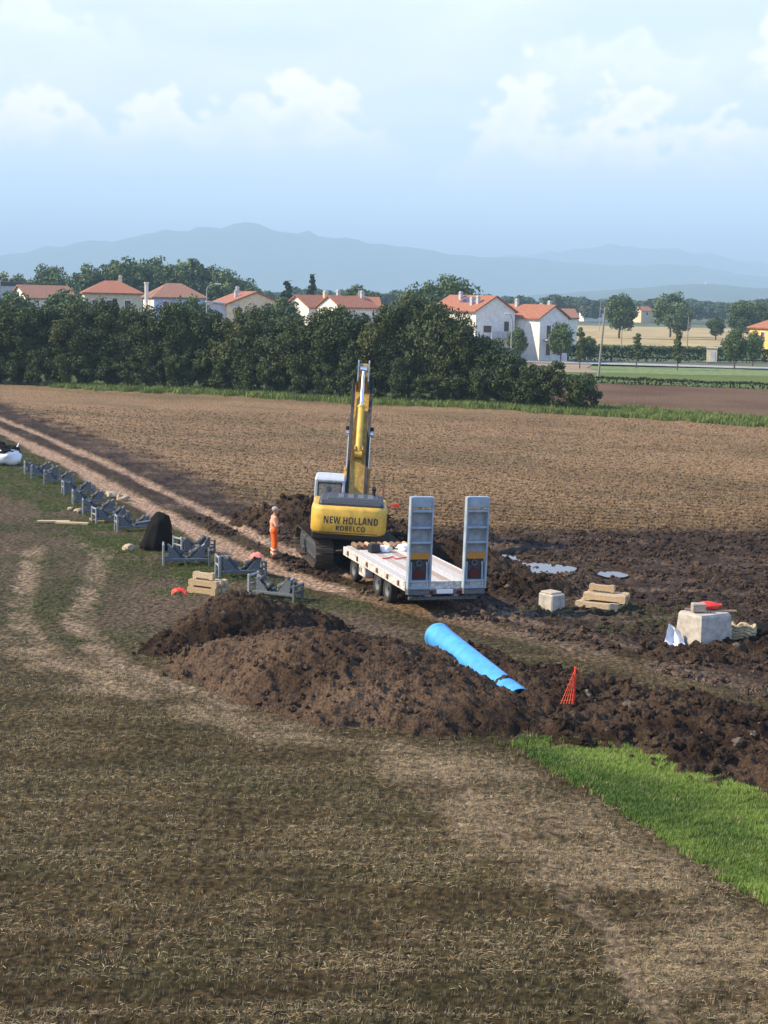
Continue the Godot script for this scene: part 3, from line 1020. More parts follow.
# ------------------------------------------------------------------ trees
# leaves: clumps spread through a body of radii r round c, small leaf faces on every clump
func crown(sd: int, c: Vector3, r: Vector3, clumps: int, leaves: int, leaf: float, dark: Color, light: Color, form := "round") -> ArrayMesh:
	var q := RandomNumberGenerator.new()
	q.seed = sd
	var v := PackedVector3Array()
	var n := PackedVector3Array()
	var col := PackedColorArray()
	var idx := PackedInt32Array()
	var low := minf(r.x, r.z)
	for k in clumps:
		var d := Vector3(q.randfn(), q.randfn(), q.randfn()).normalized()
		var f := pow(q.randf(), 0.45)
		var p := Vector3(d.x * r.x, d.y * r.y, d.z * r.z) * f * 0.86
		var cr := low * q.randf_range(0.20, 0.40)
		if form == "cone":
			var t := 1.0 - sqrt(q.randf())
			t = clampf(t, 0.0, 0.99)
			var a := q.randf() * TAU
			var rr := (1.0 - t) * pow(q.randf(), 0.35)
			p = Vector3(cos(a) * r.x * rr, -r.y + 2.0 * r.y * t, sin(a) * r.z * rr)
			cr = low * (0.10 + 0.22 * (1.0 - t))
		elif form == "hedge":
			p.y = clampf(p.y, -r.y, r.y)
			p.x *= 1.08
		var tone := q.randf_range(0.0, 0.55)
		for i in leaves:
			var e := Vector3(q.randfn(), q.randfn(), q.randfn()).normalized()
			var o := c + p + e * cr * pow(q.randf(), 0.33) * Vector3(1.0, 0.8, 1.0)
			if o.y < 0.05:
				continue
			var up := (e + Vector3(q.randfn(), q.randfn() + 0.5, q.randfn()) * 0.75).normalized()
			var s := up.cross(Vector3(q.randfn(), q.randfn(), q.randfn())).normalized()
			var t2 := up.cross(s)
			var z := leaf * q.randf_range(0.55, 1.25)
			var b := v.size()
			v.append_array([o - s * z * 0.55, o - t2 * z * 0.36, o + s * z * 0.6 + up * z * 0.1, o + t2 * z * 0.36])
			n.append_array([up, up, up, up])
			var cc := dark.lerp(light, clampf(tone + q.randf_range(0.0, 0.45), 0, 1))
			col.append_array([cc, cc, cc, cc])
			idx.append_array([b, b + 2, b + 1, b, b + 3, b + 2])
	var arr := []
	arr.resize(Mesh.ARRAY_MAX)
	arr[Mesh.ARRAY_VERTEX] = v
	arr[Mesh.ARRAY_NORMAL] = n
	arr[Mesh.ARRAY_COLOR] = col
	arr[Mesh.ARRAY_INDEX] = idx
	var m := ArrayMesh.new()
	m.add_surface_from_arrays(Mesh.PRIMITIVE_TRIANGLES, arr)
	return m

func trunk(sd: int, h: float, r: float, reach: Vector3, limbs: int) -> ArrayMesh:
	var q := RandomNumberGenerator.new()
	q.seed = sd
	var st := tool()
	var p := Vector3(0, -0.7, 0)
	var steps := 5
	for k in steps:
		var z := Vector3(q.randfn(0, 0.02 * h), h * (k + 1.0) / steps, q.randfn(0, 0.02 * h))
		cyl(st, p, z, r * (1.15 - 0.17 * k), r * (1.15 - 0.17 * (k + 1)), 8, false)
		p = z
		if k >= 1:
			for l in limbs:
				var a := q.randf() * TAU
				var out := Vector3(cos(a) * reach.x, q.randf_range(0.25, 0.8) * reach.y, sin(a) * reach.z) * 0.72
				cyl(st, p, p + out * 0.5 + Vector3.UP * 0.1, r * 0.42, r * 0.28, 6, false)
				cyl(st, p + out * 0.5 + Vector3.UP * 0.1, p + out, r * 0.28, r * 0.10, 6, false)
	return done(st)

func tree(called: String, label: String, at: Vector3, turn: float, cm: Mesh, tm: Mesh, size: Vector3, group: String, category := "tree") -> Node3D:
	var t := thing(called, label, category, at, turn, group)
	t.scale = size
	mi("trunk", tm, M.bark, t)
	mi("crown", cm, M.leaf, t)
	return t

const ORDINAL := ["first", "second", "third", "fourth", "fifth", "sixth", "seventh", "eighth", "ninth", "tenth", "eleventh", "twelfth", "thirteenth", "fourteenth", "fifteenth", "sixteenth", "seventeenth", "eighteenth", "nineteenth", "twentieth", "twenty-first", "twenty-second", "twenty-third", "twenty-fourth", "twenty-fifth"]

func build_hedge() -> void:
	var dk := Color(0.018, 0.032, 0.011)
	var lt := Color(0.088, 0.112, 0.036)
	var cr := []
	var tk := []
	for k in 6:
		var c1: Color = [dk, dk, Color(0.020, 0.038, 0.018), Color(0.030, 0.044, 0.016), Color(0.018, 0.034, 0.014), Color(0.034, 0.050, 0.020)][k]
		var c2: Color = [lt, Color(0.085, 0.120, 0.040), Color(0.075, 0.110, 0.045), Color(0.135, 0.150, 0.050), Color(0.070, 0.098, 0.034), Color(0.115, 0.145, 0.060)][k]
		cr.append(crown(100 + k, Vector3(0, 3.55, 0), Vector3(2.5, 3.35, 2.3), 100, 230, 0.18, c1, c2, "hedge"))
		tk.append(trunk(200 + k, 4.6, 0.13, Vector3(2.2, 2.0, 2.0), 3))
	# x, height over 7 m, width factor
	var rows := [[-46, 1.28], [-43, 1.23], [-40.2, 1.34], [-37.6, 1.27], [-35, 1.21], [-32.4, 1.23], [-29.8, 1.2], [-27.2, 1.31], [-24.6, 1.27], [-22, 1.23], [-19.5, 1.28], [-17, 1.22], [-14.6, 1.21], [-12.2, 1.25], [-9.8, 1.14], [-7.4, 1.14], [-5, 1.3], [-2.6, 1.23], [-0.4, 1.3], [1.8, 1.47], [4, 1.45], [6.2, 1.26], [8.2, 0.94], [10, 0.84]]
	for i in rows.size():
		var x: float = rows[i][0]
		var k := (i * 7 + 3) % 6
		var s: float = rows[i][1]
		var lab := "%s hedgerow tree from the left end of the long dark hedge" % ORDINAL[i]
		if i == 13:
			lab = "pale green hedgerow tree standing above the dark hedge below the cream gabled house"
		elif i == 19:
			lab = "tallest hedgerow tree, rising behind the excavator arm"
		tree("hedge_tree", lab, Vector3(x, -0.2, hedge_z(x) - 2.6 - rng.randf() * 1.2), rng.randf() * TAU, cr[k], tk[(k + 2) % 6], Vector3(1.05 + 0.1 * rng.randf(), s, 1.05), "trees of the long dark hedge")
	# a second, lower row in front closes the foot of the hedge
	var bs := []
	for k in 4:
		bs.append(crown(140 + k, Vector3(0, 1.7, 0), Vector3(1.7, 1.75, 1.4), 50, 150, 0.165, Color(0.022, 0.038, 0.014), Color(0.085, 0.11, 0.036), "hedge"))
	var sh := trunk(260, 1.8, 0.05, Vector3(1.2, 1.2, 1.2), 3)
	for i in 24:
		var x := -45.0 + i * 2.32
		tree("hedge_shrub", "%s low shrub from the left at the hedge foot" % ORDINAL[i], Vector3(x, -0.15, hedge_z(x) - 0.9 - rng.randf() * 0.6), rng.randf() * TAU, bs[i % 4], sh, Vector3(1.0, rng.randf_range(0.85, 1.3), 1.0), "shrubs along the hedge foot", "shrub")
	# the bushes that end the hedge on the right
	var ends := [[10.3, 1.42, "dark bush where the hedge drops towards its right end"], [12.2, 1.30, "broad dark bush near the right end of the hedge"], [14.0, 1.26, "rounded grey-green bush, second from the right end of the hedge"], [16.2, 1.12, "rounded bush at the right end of the hedge"], [11.4, 1.0, "low bush in front of the hedge end"]]
	for i in ends.size():
		var e: Array = ends[i]
		tree("hedge_bush", e[2], Vector3(e[0], -0.15, hedge_z(e[0]) - 1.2), i * 1.3, bs[i % 4], sh, Vector3(1.05, e[1], 1.1), "bushes at the hedge end", "bush")

# ------------------------------------------------------------------ houses
# origin: middle of the base; ridge along local x; walls at +-L/2 and +-D/2
func house(label: String, at: Vector3, turn: float, L: float, D: float, eave: float, rise: float, hip: float, wall: Material, roof: Material, wins: Array, chimneys: Array) -> Node3D:
	var t := thing("house", label, "house", at, turn, "village houses")
	var st := tool()
	var hx := L / 2
	var hz := D / 2
	if hip > 0.0:
		bx(st, Vector3(0, eave / 2 - 0.5, 0), Vector3(L, eave + 1.0, D))
	else:
		prism(st, v2([-hz, -1.0, hz, -1.0, hz, eave, 0, eave + rise, -hz, eave]), L, Transform3D(Basis(Vector3(0, 0, -1), Vector3.UP, Vector3(1, 0, 0)), Vector3.ZERO))
	obj("wall", st, wall, t)
	# roof: slabs with thickness and overhang
	st = tool()
	var o := 0.45
	var th := 0.22
	var up := Vector3.UP * th
	var ex := hx + (o if hip > 0.0 else 0.35)
	var ez := hz + o
	var drop := rise * o / hz
	var y0 := eave - drop + 0.06
	var y1 := eave + rise + 0.06
	var rx := ex - hip
	for s in [-1.0, 1.0]:
		var a := [Vector3(-ex, y0, s * ez), Vector3(ex, y0, s * ez), Vector3(rx, y1, 0), Vector3(-rx, y1, 0)]
		var b := []
		for p in a:
			b.append(p + up)
		poly(st, b, Vector3(0, 1, s * 0.3))
		poly(st, a, Vector3(0, -1, -s * 0.3))
		poly(st, [a[0], a[1], b[1], b[0]], Vector3(0, 0, s))
		if hip > 0.0:
			var c := [Vector3(s * ex, y0, -ez), Vector3(s * ex, y0, ez), Vector3(s * rx, y1, 0)]
			poly(st, [c[0] + up, c[1] + up, c[2] + up], Vector3(s * 0.3, 1, 0))
			poly(st, c, Vector3(-s * 0.3, -1, 0))
			poly(st, [c[0], c[1], c[1] + up, c[0] + up], Vector3(s, 0, 0))
		else:
			for e in [-1.0, 1.0]:
				var g0 := Vector3(e * ex, y0, s * ez)
				var g1 := Vector3(e * ex, y1, 0)
				poly(st, [g0, g1, g1 + up, g0 + up], Vector3(e, 0, 0))
	var rf := obj("roof", st, roof, t)
	for c in chimneys:
		st = tool()
		var cy: float = eave + rise * (1.0 - absf(c[1]) / hz)
		bx(st, Vector3(c[0], cy + 0.35, c[1]), Vector3(0.6, 1.7, 0.5), 0.02)
		bx(st, Vector3(c[0], cy + 1.24, c[1]), Vector3(0.75, 0.12, 0.65), 0.02)
		bx(st, Vector3(c[0], cy + 1.40, c[1]), Vector3(0.45, 0.22, 0.4), 0.02)
		obj("chimney", st, M.wallcream if chimneys.size() == 1 else M.wallgrey, rf)
	# windows: side (f, l, r), place along the wall, sill height, width, height
	for w in wins:
		var n := Vector3(0, 0, 1)
		var s := Vector3(1, 0, 0)
		var off := hz
		if w[0] == "l":
			n = Vector3(-1, 0, 0)
			s = Vector3(0, 0, 1)
			off = hx
		elif w[0] == "r":
			n = Vector3(1, 0, 0)
			s = Vector3(0, 0, -1)
			off = hx
		var b := Basis(s, Vector3.UP, n)
		var c: Vector3 = n * off + s * w[1] + Vector3.UP * (w[2] + w[4] / 2)
		st = tool()
		for e in [-1.0, 1.0]:
			bx(st, c + s * e * (w[3] / 2 + 0.07) + n * 0.04, Vector3(0.14, w[4] + 0.28, 0.10), 0.0, b)
			bx(st, c + Vector3.UP * e * (w[4] / 2 + 0.07) + n * 0.035, Vector3(w[3], 0.14, 0.10), 0.0, b)
		var f := obj("window", st, M.wallwhite, t)
		st = tool()
		bx(st, c + n * 0.0, Vector3(w[3], w[4], 0.03), 0.0, b)
		obj("shutter" if w.size() > 5 else "pane", st, M.shutter if w.size() > 5 else M.pane, f)
	return t

func corner(cx: float, cz: float, turn: float, L: float, D: float) -> Vector3:   # centre, given the front left corner
	return Vector3(cx, -0.6, cz) + Basis(Vector3.UP, turn) * Vector3(L / 2, 0, -D / 2)

func build_village() -> void:
	var d := PI / 180.0
	house("low white house with a rusty tiled roof at the far left edge", corner(-60.8, -262, 33 * d, 8.5, 9.0), 33 * d, 8.5, 9.0, 8.3, 2.0, 0.0, M.wallwhite, M.oldtiles, [["f", -1.2, 6.0, 1.0, 1.3, 1], ["f", 1.0, 6.0, 1.0, 1.3, 1], ["l", 0.0, 6.0, 1.0, 1.3]], [])
	var t := thing("flat_roofed_building", "grey flat roofed building behind the house at the left edge", "building", Vector3(-73.0, -0.6, -283.0), 0.1)
	var st := tool()
	bx(st, Vector3(0, 5.0, 0), Vector3(13.0, 10.8, 9.0), 0.05)
	obj("wall", st, M.wallgrey, t)
	st = tool()
	bx(st, Vector3(0, 10.75, 0), Vector3(13.5, 0.7, 9.5), 0.05)
	obj("roof", st, M.darkgrey, t)
	house("cream house with a wide orange hipped roof, third from the left", Vector3(-52.4, -0.6, -294), 14 * d, 10.6, 10.0, 9.4, 2.1, 4.4, M.wallcream, M.tiles, [["f", -3.4, 6.6, 1.1, 1.5, 1], ["f", -0.6, 6.6, 1.1, 1.5, 1], ["f", 2.6, 6.6, 1.1, 1.5, 1]], [[1.6, 0.4]])
	var bl := house("pale blue house with a brown hipped roof and dark shutters", corner(-39.5, -262, 19 * d, 8.8, 10.5), 19 * d, 8.8, 10.5, 8.9, 2.2, 3.6, M.wallblue, M.oldtiles, [["f", -2.4, 6.6, 1.05, 1.6, 1], ["f", 1.9, 6.5, 1.05, 1.6, 1], ["l", 2.6, 6.6, 0.9, 2.0, 1], ["l", -1.0, 6.6, 0.9, 2.0, 1]], [])
	st = tool()
	bx(st, Vector3(-4.44, 3.9, 0), Vector3(0.05, 9.2, 10.4))
	obj("white_side_wall", st, M.wallwhite, bl)
	st = tool()
	bx(st, Vector3(-5.0, 9.6, 1.2), Vector3(0.55, 3.2, 0.55), 0.02)
	bx(st, Vector3(-5.0, 11.3, 1.2), Vector3(0.75, 0.25, 0.75), 0.02)
	bx(st, Vector3(-5.0, 4.0, 1.2), Vector3(0.5, 8.2, 0.5), 0.02)
	obj("chimney", st, M.wallwhite, bl)
	t = thing("annexe", "low grey annexe right of the pale blue house", "building", Vector3(-28.8, -0.6, -266.5), 0.25)
	st = tool()
	bx(st, Vector3(0, 3.8, 0), Vector3(5.2, 8.4, 6.0), 0.05)
	obj("wall", st, M.wallgrey, t)
	st = tool()
	bx(st, Vector3(0, 8.15, 0), Vector3(5.7, 0.3, 6.5), 0.04, Basis(Vector3(0, 0, 1), -0.08))
	obj("roof", st, M.wallgrey, t)
	house("cream gabled house with orange roof right of the street lamp", Vector3(-24.6, -0.6, -270.5), -68 * d, 11.0, 10.6, 7.9, 2.1, 0.0, M.wallcream, M.tiles, [["r", -2.8, 4.6, 1.3, 1.9, 1], ["r", 1.6, 4.6, 1.1, 1.6, 1]], [[2.0, 2.6], [-2.6, 1.0]])
	house("white gabled house between the cream house and the three-window house", corner(-13.6, -266, 42 * d, 7.6, 6.8), 42 * d, 7.6, 6.8, 7.7, 1.9, 0.0, M.wallwhite, M.tiles, [["l", 0.3, 5.0, 0.9, 1.2, 1]], [[1.8, 0.9]])
	house("white house with orange roof and three dark windows, middle of the village", corner(-7.8, -255, 38 * d, 7.4, 6.6), 38 * d, 7.4, 6.6, 7.9, 1.7, 0.0, M.wallwhite, M.tiles, [["f", -2.5, 5.0, 0.8, 2.0, 1], ["f", -0.5, 5.6, 0.7, 1.2, 1], ["f", 1.7, 5.6, 0.7, 1.2, 1]], [[-1.4, -0.6], [2.6, 0.7]])
	var ta := -58 * d
	var h7 := house("white house with solar panels on its red roof", Vector3(14.0, -0.6, -257.2), ta, 13.0, 7.8, 7.8, 2.3, 0.0, M.wallwhite, M.tiles, [["r", -1.6, 4.4, 1.6, 1.1, 1], ["r", 2.2, 4.2, 1.0, 2.0, 1], ["f", 3.0, 4.6, 1.1, 1.4, 1]], [[-2.0, 1.1], [4.6, 2.2], [3.4, 2.6]])
	for k in 3:
		st = tool()
		bx(st, Vector3(-0.4 + k * 1.25, 9.58, 1.35), Vector3(1.15, 0.06, 1.7), 0.0, Basis(Vector3(1, 0, 0), atan(2.3 / 3.9)))
		obj("solar_panel", st, M.panel, h7)
	st = tool()
	bx(st, Vector3(7.2, 3.6, -0.6), Vector3(1.4, 0.18, 4.6), 0.02)
	bx(st, Vector3(7.86, 4.2, -0.6), Vector3(0.08, 0.9, 4.6))
	obj("balcony", st, M.wallgrey, h7)
	var h8 := house("white house with a red roof nearest the pale field", Vector3(23.4, -0.6, -257.0), -50 * d, 11.5, 6.6, 6.9, 1.9, 0.0, M.wallwhite, M.tiles, [["r", -1.3, 3.8, 1.0, 1.9, 1], ["r", 1.4, 3.8, 1.0, 1.9, 1], ["r", -1.3, 0.9, 1.0, 1.9, 1], ["r", 1.4, 0.9, 1.0, 1.9, 1]], [[-2.4, 0.6], [3.6, -1.0]])
	st = tool()
	bx(st, Vector3(6.4, 3.4, 0), Vector3(1.3, 0.16, 5.0), 0.02)
	bx(st, Vector3(7.0, 3.95, 0), Vector3(0.07, 0.9, 5.0))
	obj("balcony", st, M.wallgrey, h8)
	house("small orange house far off beside the big round tree", Vector3(131.0, -0.6, -800.0), 0.5, 7.5, 8.0, 5.8, 2.0, 0.0, M.wallcream, M.tiles, [["f", 0.0, 3.6, 1.2, 1.5, 1]], [])
	house("distant house with a long red roof left of the big round tree", Vector3(108.0, -0.6, -800.0), 0.15, 17.0, 9.0, 5.4, 2.0, 0.0, M.wallwhite, M.tiles, [["f", -3.0, 3.2, 1.2, 1.5, 1], ["f", 3.0, 3.2, 1.2, 1.5, 1]], [])
	house("yellow house with an orange roof at the right edge", Vector3(76.2, -0.6, -300.0), 0.45, 9.0, 8.0, 5.4, 1.7, 3.0, M.wallyellow, M.tiles, [["f", -2.6, 3.2, 1.0, 1.4, 1], ["f", 0.2, 3.2, 1.0, 1.4, 1], ["l", 0.0, 3.2, 1.0, 1.4, 1]], [])
	house("long red roofed house showing over the white gabled house", Vector3(-9.0, -0.6, -300.0), 0.1, 14.0, 8.0, 7.9, 1.6, 0.0, M.wallcream, M.tiles, [["f", 0.0, 5.0, 1.0, 1.4, 1]], [[-3.0, 0.5], [3.5, -0.4]])
	house("distant low red roof behind the house nearest the pale field", Vector3(30.5, -0.6, -330.0), 0.1, 18.0, 9.0, 6.2, 1.7, 0.0, M.wallwhite, M.oldtiles, [["f", 3.0, 3.6, 1.0, 1.4, 1]], [[2.0, 0.4]])
	# the little roadside cabin
	t = thing("cabin", "small pale yellow roadside cabin in front of the vineyard", "cabin", Vector3(55.0, -0.6, -262.0), -0.25)
	st = tool()
	bx(st, Vector3(0, 1.15, 0), Vector3(1.7, 2.3, 1.7), 0.02)
	obj("wall", st, M.wallcream, t)
	st = tool()
	bx(st, Vector3(0, 2.4, 0), Vector3(2.0, 0.2, 2.0), 0.03)
	obj("roof", st, M.wallgrey, t)
	st = tool()
	bx(st, Vector3(0.2, 0.95, 0.87), Vector3(0.75, 1.8, 0.06), 0.01)
	obj("door", st, M.wallgrey, t)
	# a church tower far off on the low hill
	t = thing("chapel", "tiny white chapel far off on the wooded hill", "chapel", Vector3(872.0, 60.0, -4300.0), 0.3)
	st = tool()
	prism(st, v2([-4.5, -4, 4.5, -4, 4.5, 4, 0, 7, -4.5, 4]), 13.0, Transform3D(Basis(), Vector3(0, 0, 0)))
	obj("nave", st, M.wallwhite, t)
	st = tool()
	bx(st, Vector3(6.2, 4, 0), Vector3(3.5, 17, 3.5), 0.1)
	obj("tower", st, M.wallwhite, t)

# ------------------------------------------------------------------ trees round the village and beyond
func build_far_trees() -> void:
	var dk := Color(0.033, 0.060, 0.022)
	var lt := Color(0.105, 0.155, 0.050)
	var rd := []
	for k in 5:
		rd.append(crown(300 + k, Vector3(0, 5.9, 0), Vector3(4.0, 4.3, 4.0), 84, 110, 0.46, dk.lerp(Color(0.035, 0.06, 0.03), k / 4.0), lt.lerp(Color(0.15, 0.21, 0.08), float(k % 2)), "round"))
	var tk := trunk(320, 6.5, 0.24, Vector3(3.4, 2.6, 3.4), 3)
	var cols := []
	for k in 2:
		cols.append(crown(330 + k, Vector3(0, 3.4, 0), Vector3(0.85, 2.9, 0.85), 60, 70, 0.24, Color(0.05, 0.075, 0.025), Color(0.14, 0.17, 0.06), "round"))
	var ct := trunk(340, 4.4, 0.09, Vector3(0.7, 1.4, 0.7), 2)
	var cone := crown(350, Vector3(0, 6.0, 0), Vector3(2.2, 5.6, 2.2), 120, 60, 0.42, Color(0.018, 0.036, 0.022), Color(0.05, 0.085, 0.045), "cone")
	var conet := trunk(351, 10.5, 0.22, Vector3(1.2, 0.6, 1.2), 2)
	# the wood behind the left houses: px column, top height
	var wood := [[-88.0, -372, 1.35], [-82.5, -380, 1.62], [-76.5, -386, 1.50], [-72.0, -374, 1.62], [-67.5, -384, 1.72], [-63.0, -376, 1.80], [-59.0, -388, 1.88], [-55.0, -378, 1.82], [-51.0, -386, 1.76], [-47.2, -376, 1.78], [-43.6, -384, 1.66], [-40.0, -374, 1.60], [-36.6, -382, 1.50], [-95.0, -380, 1.40], [-33.8, -372, 1.20]]
	for i in wood.size():
		var w: Array = wood[i]
		tree("wood_tree", "%s broad tree from the left in the wood behind the houses" % ORDINAL[i], Vector3(w[0], -0.9, w[1]), i * 2.1, rd[i % 5], tk, Vector3(w[2] * 0.84, w[2], w[2] * 0.84), "trees of the wood behind the left houses")
	tree("conifer", "slim dark conifer poking above the wood on the left", Vector3(-45.5, -0.9, -360.0), 0.0, cone, conet, Vector3(0.9, 1.68, 0.9), "conifers")
	tree("conifer", "dark spreading cedar left of the slim spire behind the white houses", Vector3(-21.6, -0.9, -330.0), 1.0, cone, conet, Vector3(1.5, 1.22, 1.5), "conifers")
	tree("conifer", "slim dark cedar with a bare spire behind the white houses", Vector3(-16.3, -0.9, -330.0), 2.0, cone, conet, Vector3(1.1, 1.36, 1.1), "conifers")
	tree("conifer", "small dark conifer in front of the cream hipped house", Vector3(-45.0, -0.6, -255.0), 2.5, cone, conet, Vector3(1.0, 0.80, 1.0), "conifers")
	var garden := [[-6.1, -330, 1.22, "round tree behind the three-window house"], [6.5, -285, 1.28, "broad round tree left of the house with solar panels"], [11.4, -287, 1.42, "taller tree just left of the house with solar panels"], [-66.0, -275, 0.9, "tree right of the house at the far left edge"], [-27.0, -285, 1.02, "dark tree behind the street lamp"], [62.8, -420, 1.22, "big round tree beyond the yellow field"], [79.4, -425, 1.0, "bright round tree in front of the dark clump beyond the yellow field"], [82.0, -450, 1.32, "dark broad tree behind the bright round one beyond the yellow field"], [98.0, -430, 1.1, "dark tree on the far right beyond the yellow field"], [106.0, -440, 1.16, "dark tree at the right edge beyond the yellow field"], [90.0, -425, 0.66, "low tree between the dark trees beyond the yellow field"], [20.8, -247, 0.56, "round garden tree in front of the white gable"], [27.6, -246, 0.66, "light green garden tree by the house nearest the pale field"], [34.0, -262, 0.40, "small dark bush right of the house nearest the pale field"], [9.0, -252, 0.74, "tree in front of the left wall of the solar panel house"], [-48.2, -232, 0.99, "round tree between the two hipped houses"], [-29.5, -228, 0.95, "round tree before the low grey annexe"], [-54.6, -226, 0.97, "round tree right of the far left house"], [-15.2, -222, 0.93, "round tree before the white gabled house"]]
	for i in garden.size():
		var g: Array = garden[i]
		var sq := 0.78 if i in [11, 12] else 1.0
		tree("garden_tree", g[3], Vector3(g[0], -0.8, g[1]), i * 1.7, rd[(i * 3) % 5], tk, Vector3(g[2] * sq, g[2], g[2] * sq), "trees around the village")
	var road := [[28.0, -224, 1.02, "slim young poplar beside the leaning pole"], [37.6, -233, 0.88, "slim young poplar, second along the road"], [42.8, -228, 0.98, "slim young poplar, third along the road"]]
	for i in road.size():
		tree("young_poplar", road[i][3], Vector3(road[i][0], -0.6, road[i][1]), i * 2.0, cols[i % 2], ct, Vector3(0.95, road[i][2], 0.95), "slim trees along the road")
	tree("road_tree", "light green roadside tree near the right edge", Vector3(52.6, -0.6, -234.0), 0.7, rd[1], tk, Vector3(0.50, 0.60, 0.50), "roadside trees")
	tree("road_tree", "smaller roadside tree right of the light green one", Vector3(58.2, -0.6, -246.0), 2.7, rd[3], tk, Vector3(0.40, 0.56, 0.40), "roadside trees")
	# the clipped dark hedge along the road: one plant wall
	var t := thing("clipped_hedge", "long clipped dark hedge along the country road", "hedge", Vector3(45.0, -0.6, -262.0), 0.30)
	mi("foliage", box_leaves(77, Vector3(96.0, 2.0, 1.6), 9000, 0.42, Color(0.014, 0.026, 0.012), Color(0.035, 0.055, 0.024)), M.leaf, t)
	var st := tool()
	for k in 30:
		cyl(st, Vector3(-46 + k * 3.2, -0.2, 0), Vector3(-46 + k * 3.2, 1.5, 0), 0.06, 0.03, 6)
	obj("stems", st, M.bark, t)
	t = thing("field_hedge", "low dark hedge between the green crop and the brown field", "hedge", Vector3(42.0, -0.1, -166.6), 0.0)
	t.rotation.y = -0.398
	mi("foliage", box_leaves(78, Vector3(48.0, 0.8, 0.9), 4200, 0.28, Color(0.02, 0.035, 0.014), Color(0.05, 0.08, 0.03)), M.leaf, t)
	# rows of crop and vines
	for k in 5:
		t = thing("vine_row", "%s vine row behind the dark clipped hedge" % ORDINAL[k], "vines", Vector3(66.0 + k * 3.0, -0.6, -284.0 - k * 9.0), 0.26, "rows of vines behind the clipped hedge")
		mi("foliage", box_leaves(80 + k, Vector3(90.0, 1.1, 1.0), 3000, 0.45, Color(0.05, 0.085, 0.025), Color(0.13, 0.17, 0.055)), M.leaf, t)
	# the far line of woods over the plain
	var q := RandomNumberGenerator.new()
	q.seed = 17
	var far_c := []
	for k in 3:
		far_c.append(crown(360 + k, Vector3(0, 5.6, 0), Vector3(4.4, 4.6, 4.4), 46, 46, 1.1, dk, Color(0.07, 0.11, 0.04), "round"))
	var places := []
	var tones := []
	for i in 620:
		var z := -700.0 - 1150.0 * pow(q.randf(), 1.4)
		var x := q.randf_range(-0.34, 0.34) * -z
		if x > 30.0 and x < 250.0 and z > -760.0:
			continue
		var s := q.randf_range(0.8, 1.45)
		places.append(Transform3D(Basis(Vector3.UP, q.randf() * TAU).scaled(Vector3(s * 1.25, s, s * 1.25)), Vector3(x, -0.9, z)))
		tones.append(Color(1, 1, 1) * q.randf_range(0.8, 1.1))
	tag(mm("far_woodland", far_c[0], places, tones, M.leaf), "far woods scattered over the plain below the hills", "woodland", "", "stuff")

func box_leaves(sd: int, s: Vector3, count: int, leaf: float, dark: Color, light: Color) -> ArrayMesh:
	var q := RandomNumberGenerator.new()
	q.seed = sd
	var st := tool()
	for i in count:
		var p := Vector3(q.randf_range(-0.5, 0.5) * s.x, 0, 0)
		var wob := 1.0 + 0.22 * nb.get_noise_2d(p.x * 0.7, sd * 3.0)
		p.y = q.randf() * s.y * wob
		p.z = q.randf_range(-0.5, 0.5) * s.z
		if q.randf() < 0.5:
			p.z = (0.5 if q.randf() < 0.5 else -0.5) * s.z
		else:
			p.y = s.y * wob * q.randf_range(0.8, 1.05)
		var up := Vector3(q.randfn(), q.randfn() + 0.4, q.randfn()).normalized()
		var a := up.cross(Vector3(q.randfn(), q.randfn(), q.randfn())).normalized() * leaf * q.randf_range(0.6, 1.2)
		var b := up.cross(a)
		st.set_color(dark.lerp(light, q.randf()))
		poly(st, [p - a * 0.55, p - b * 0.4, p + a * 0.55, p + b * 0.4], up)
	return done(st)

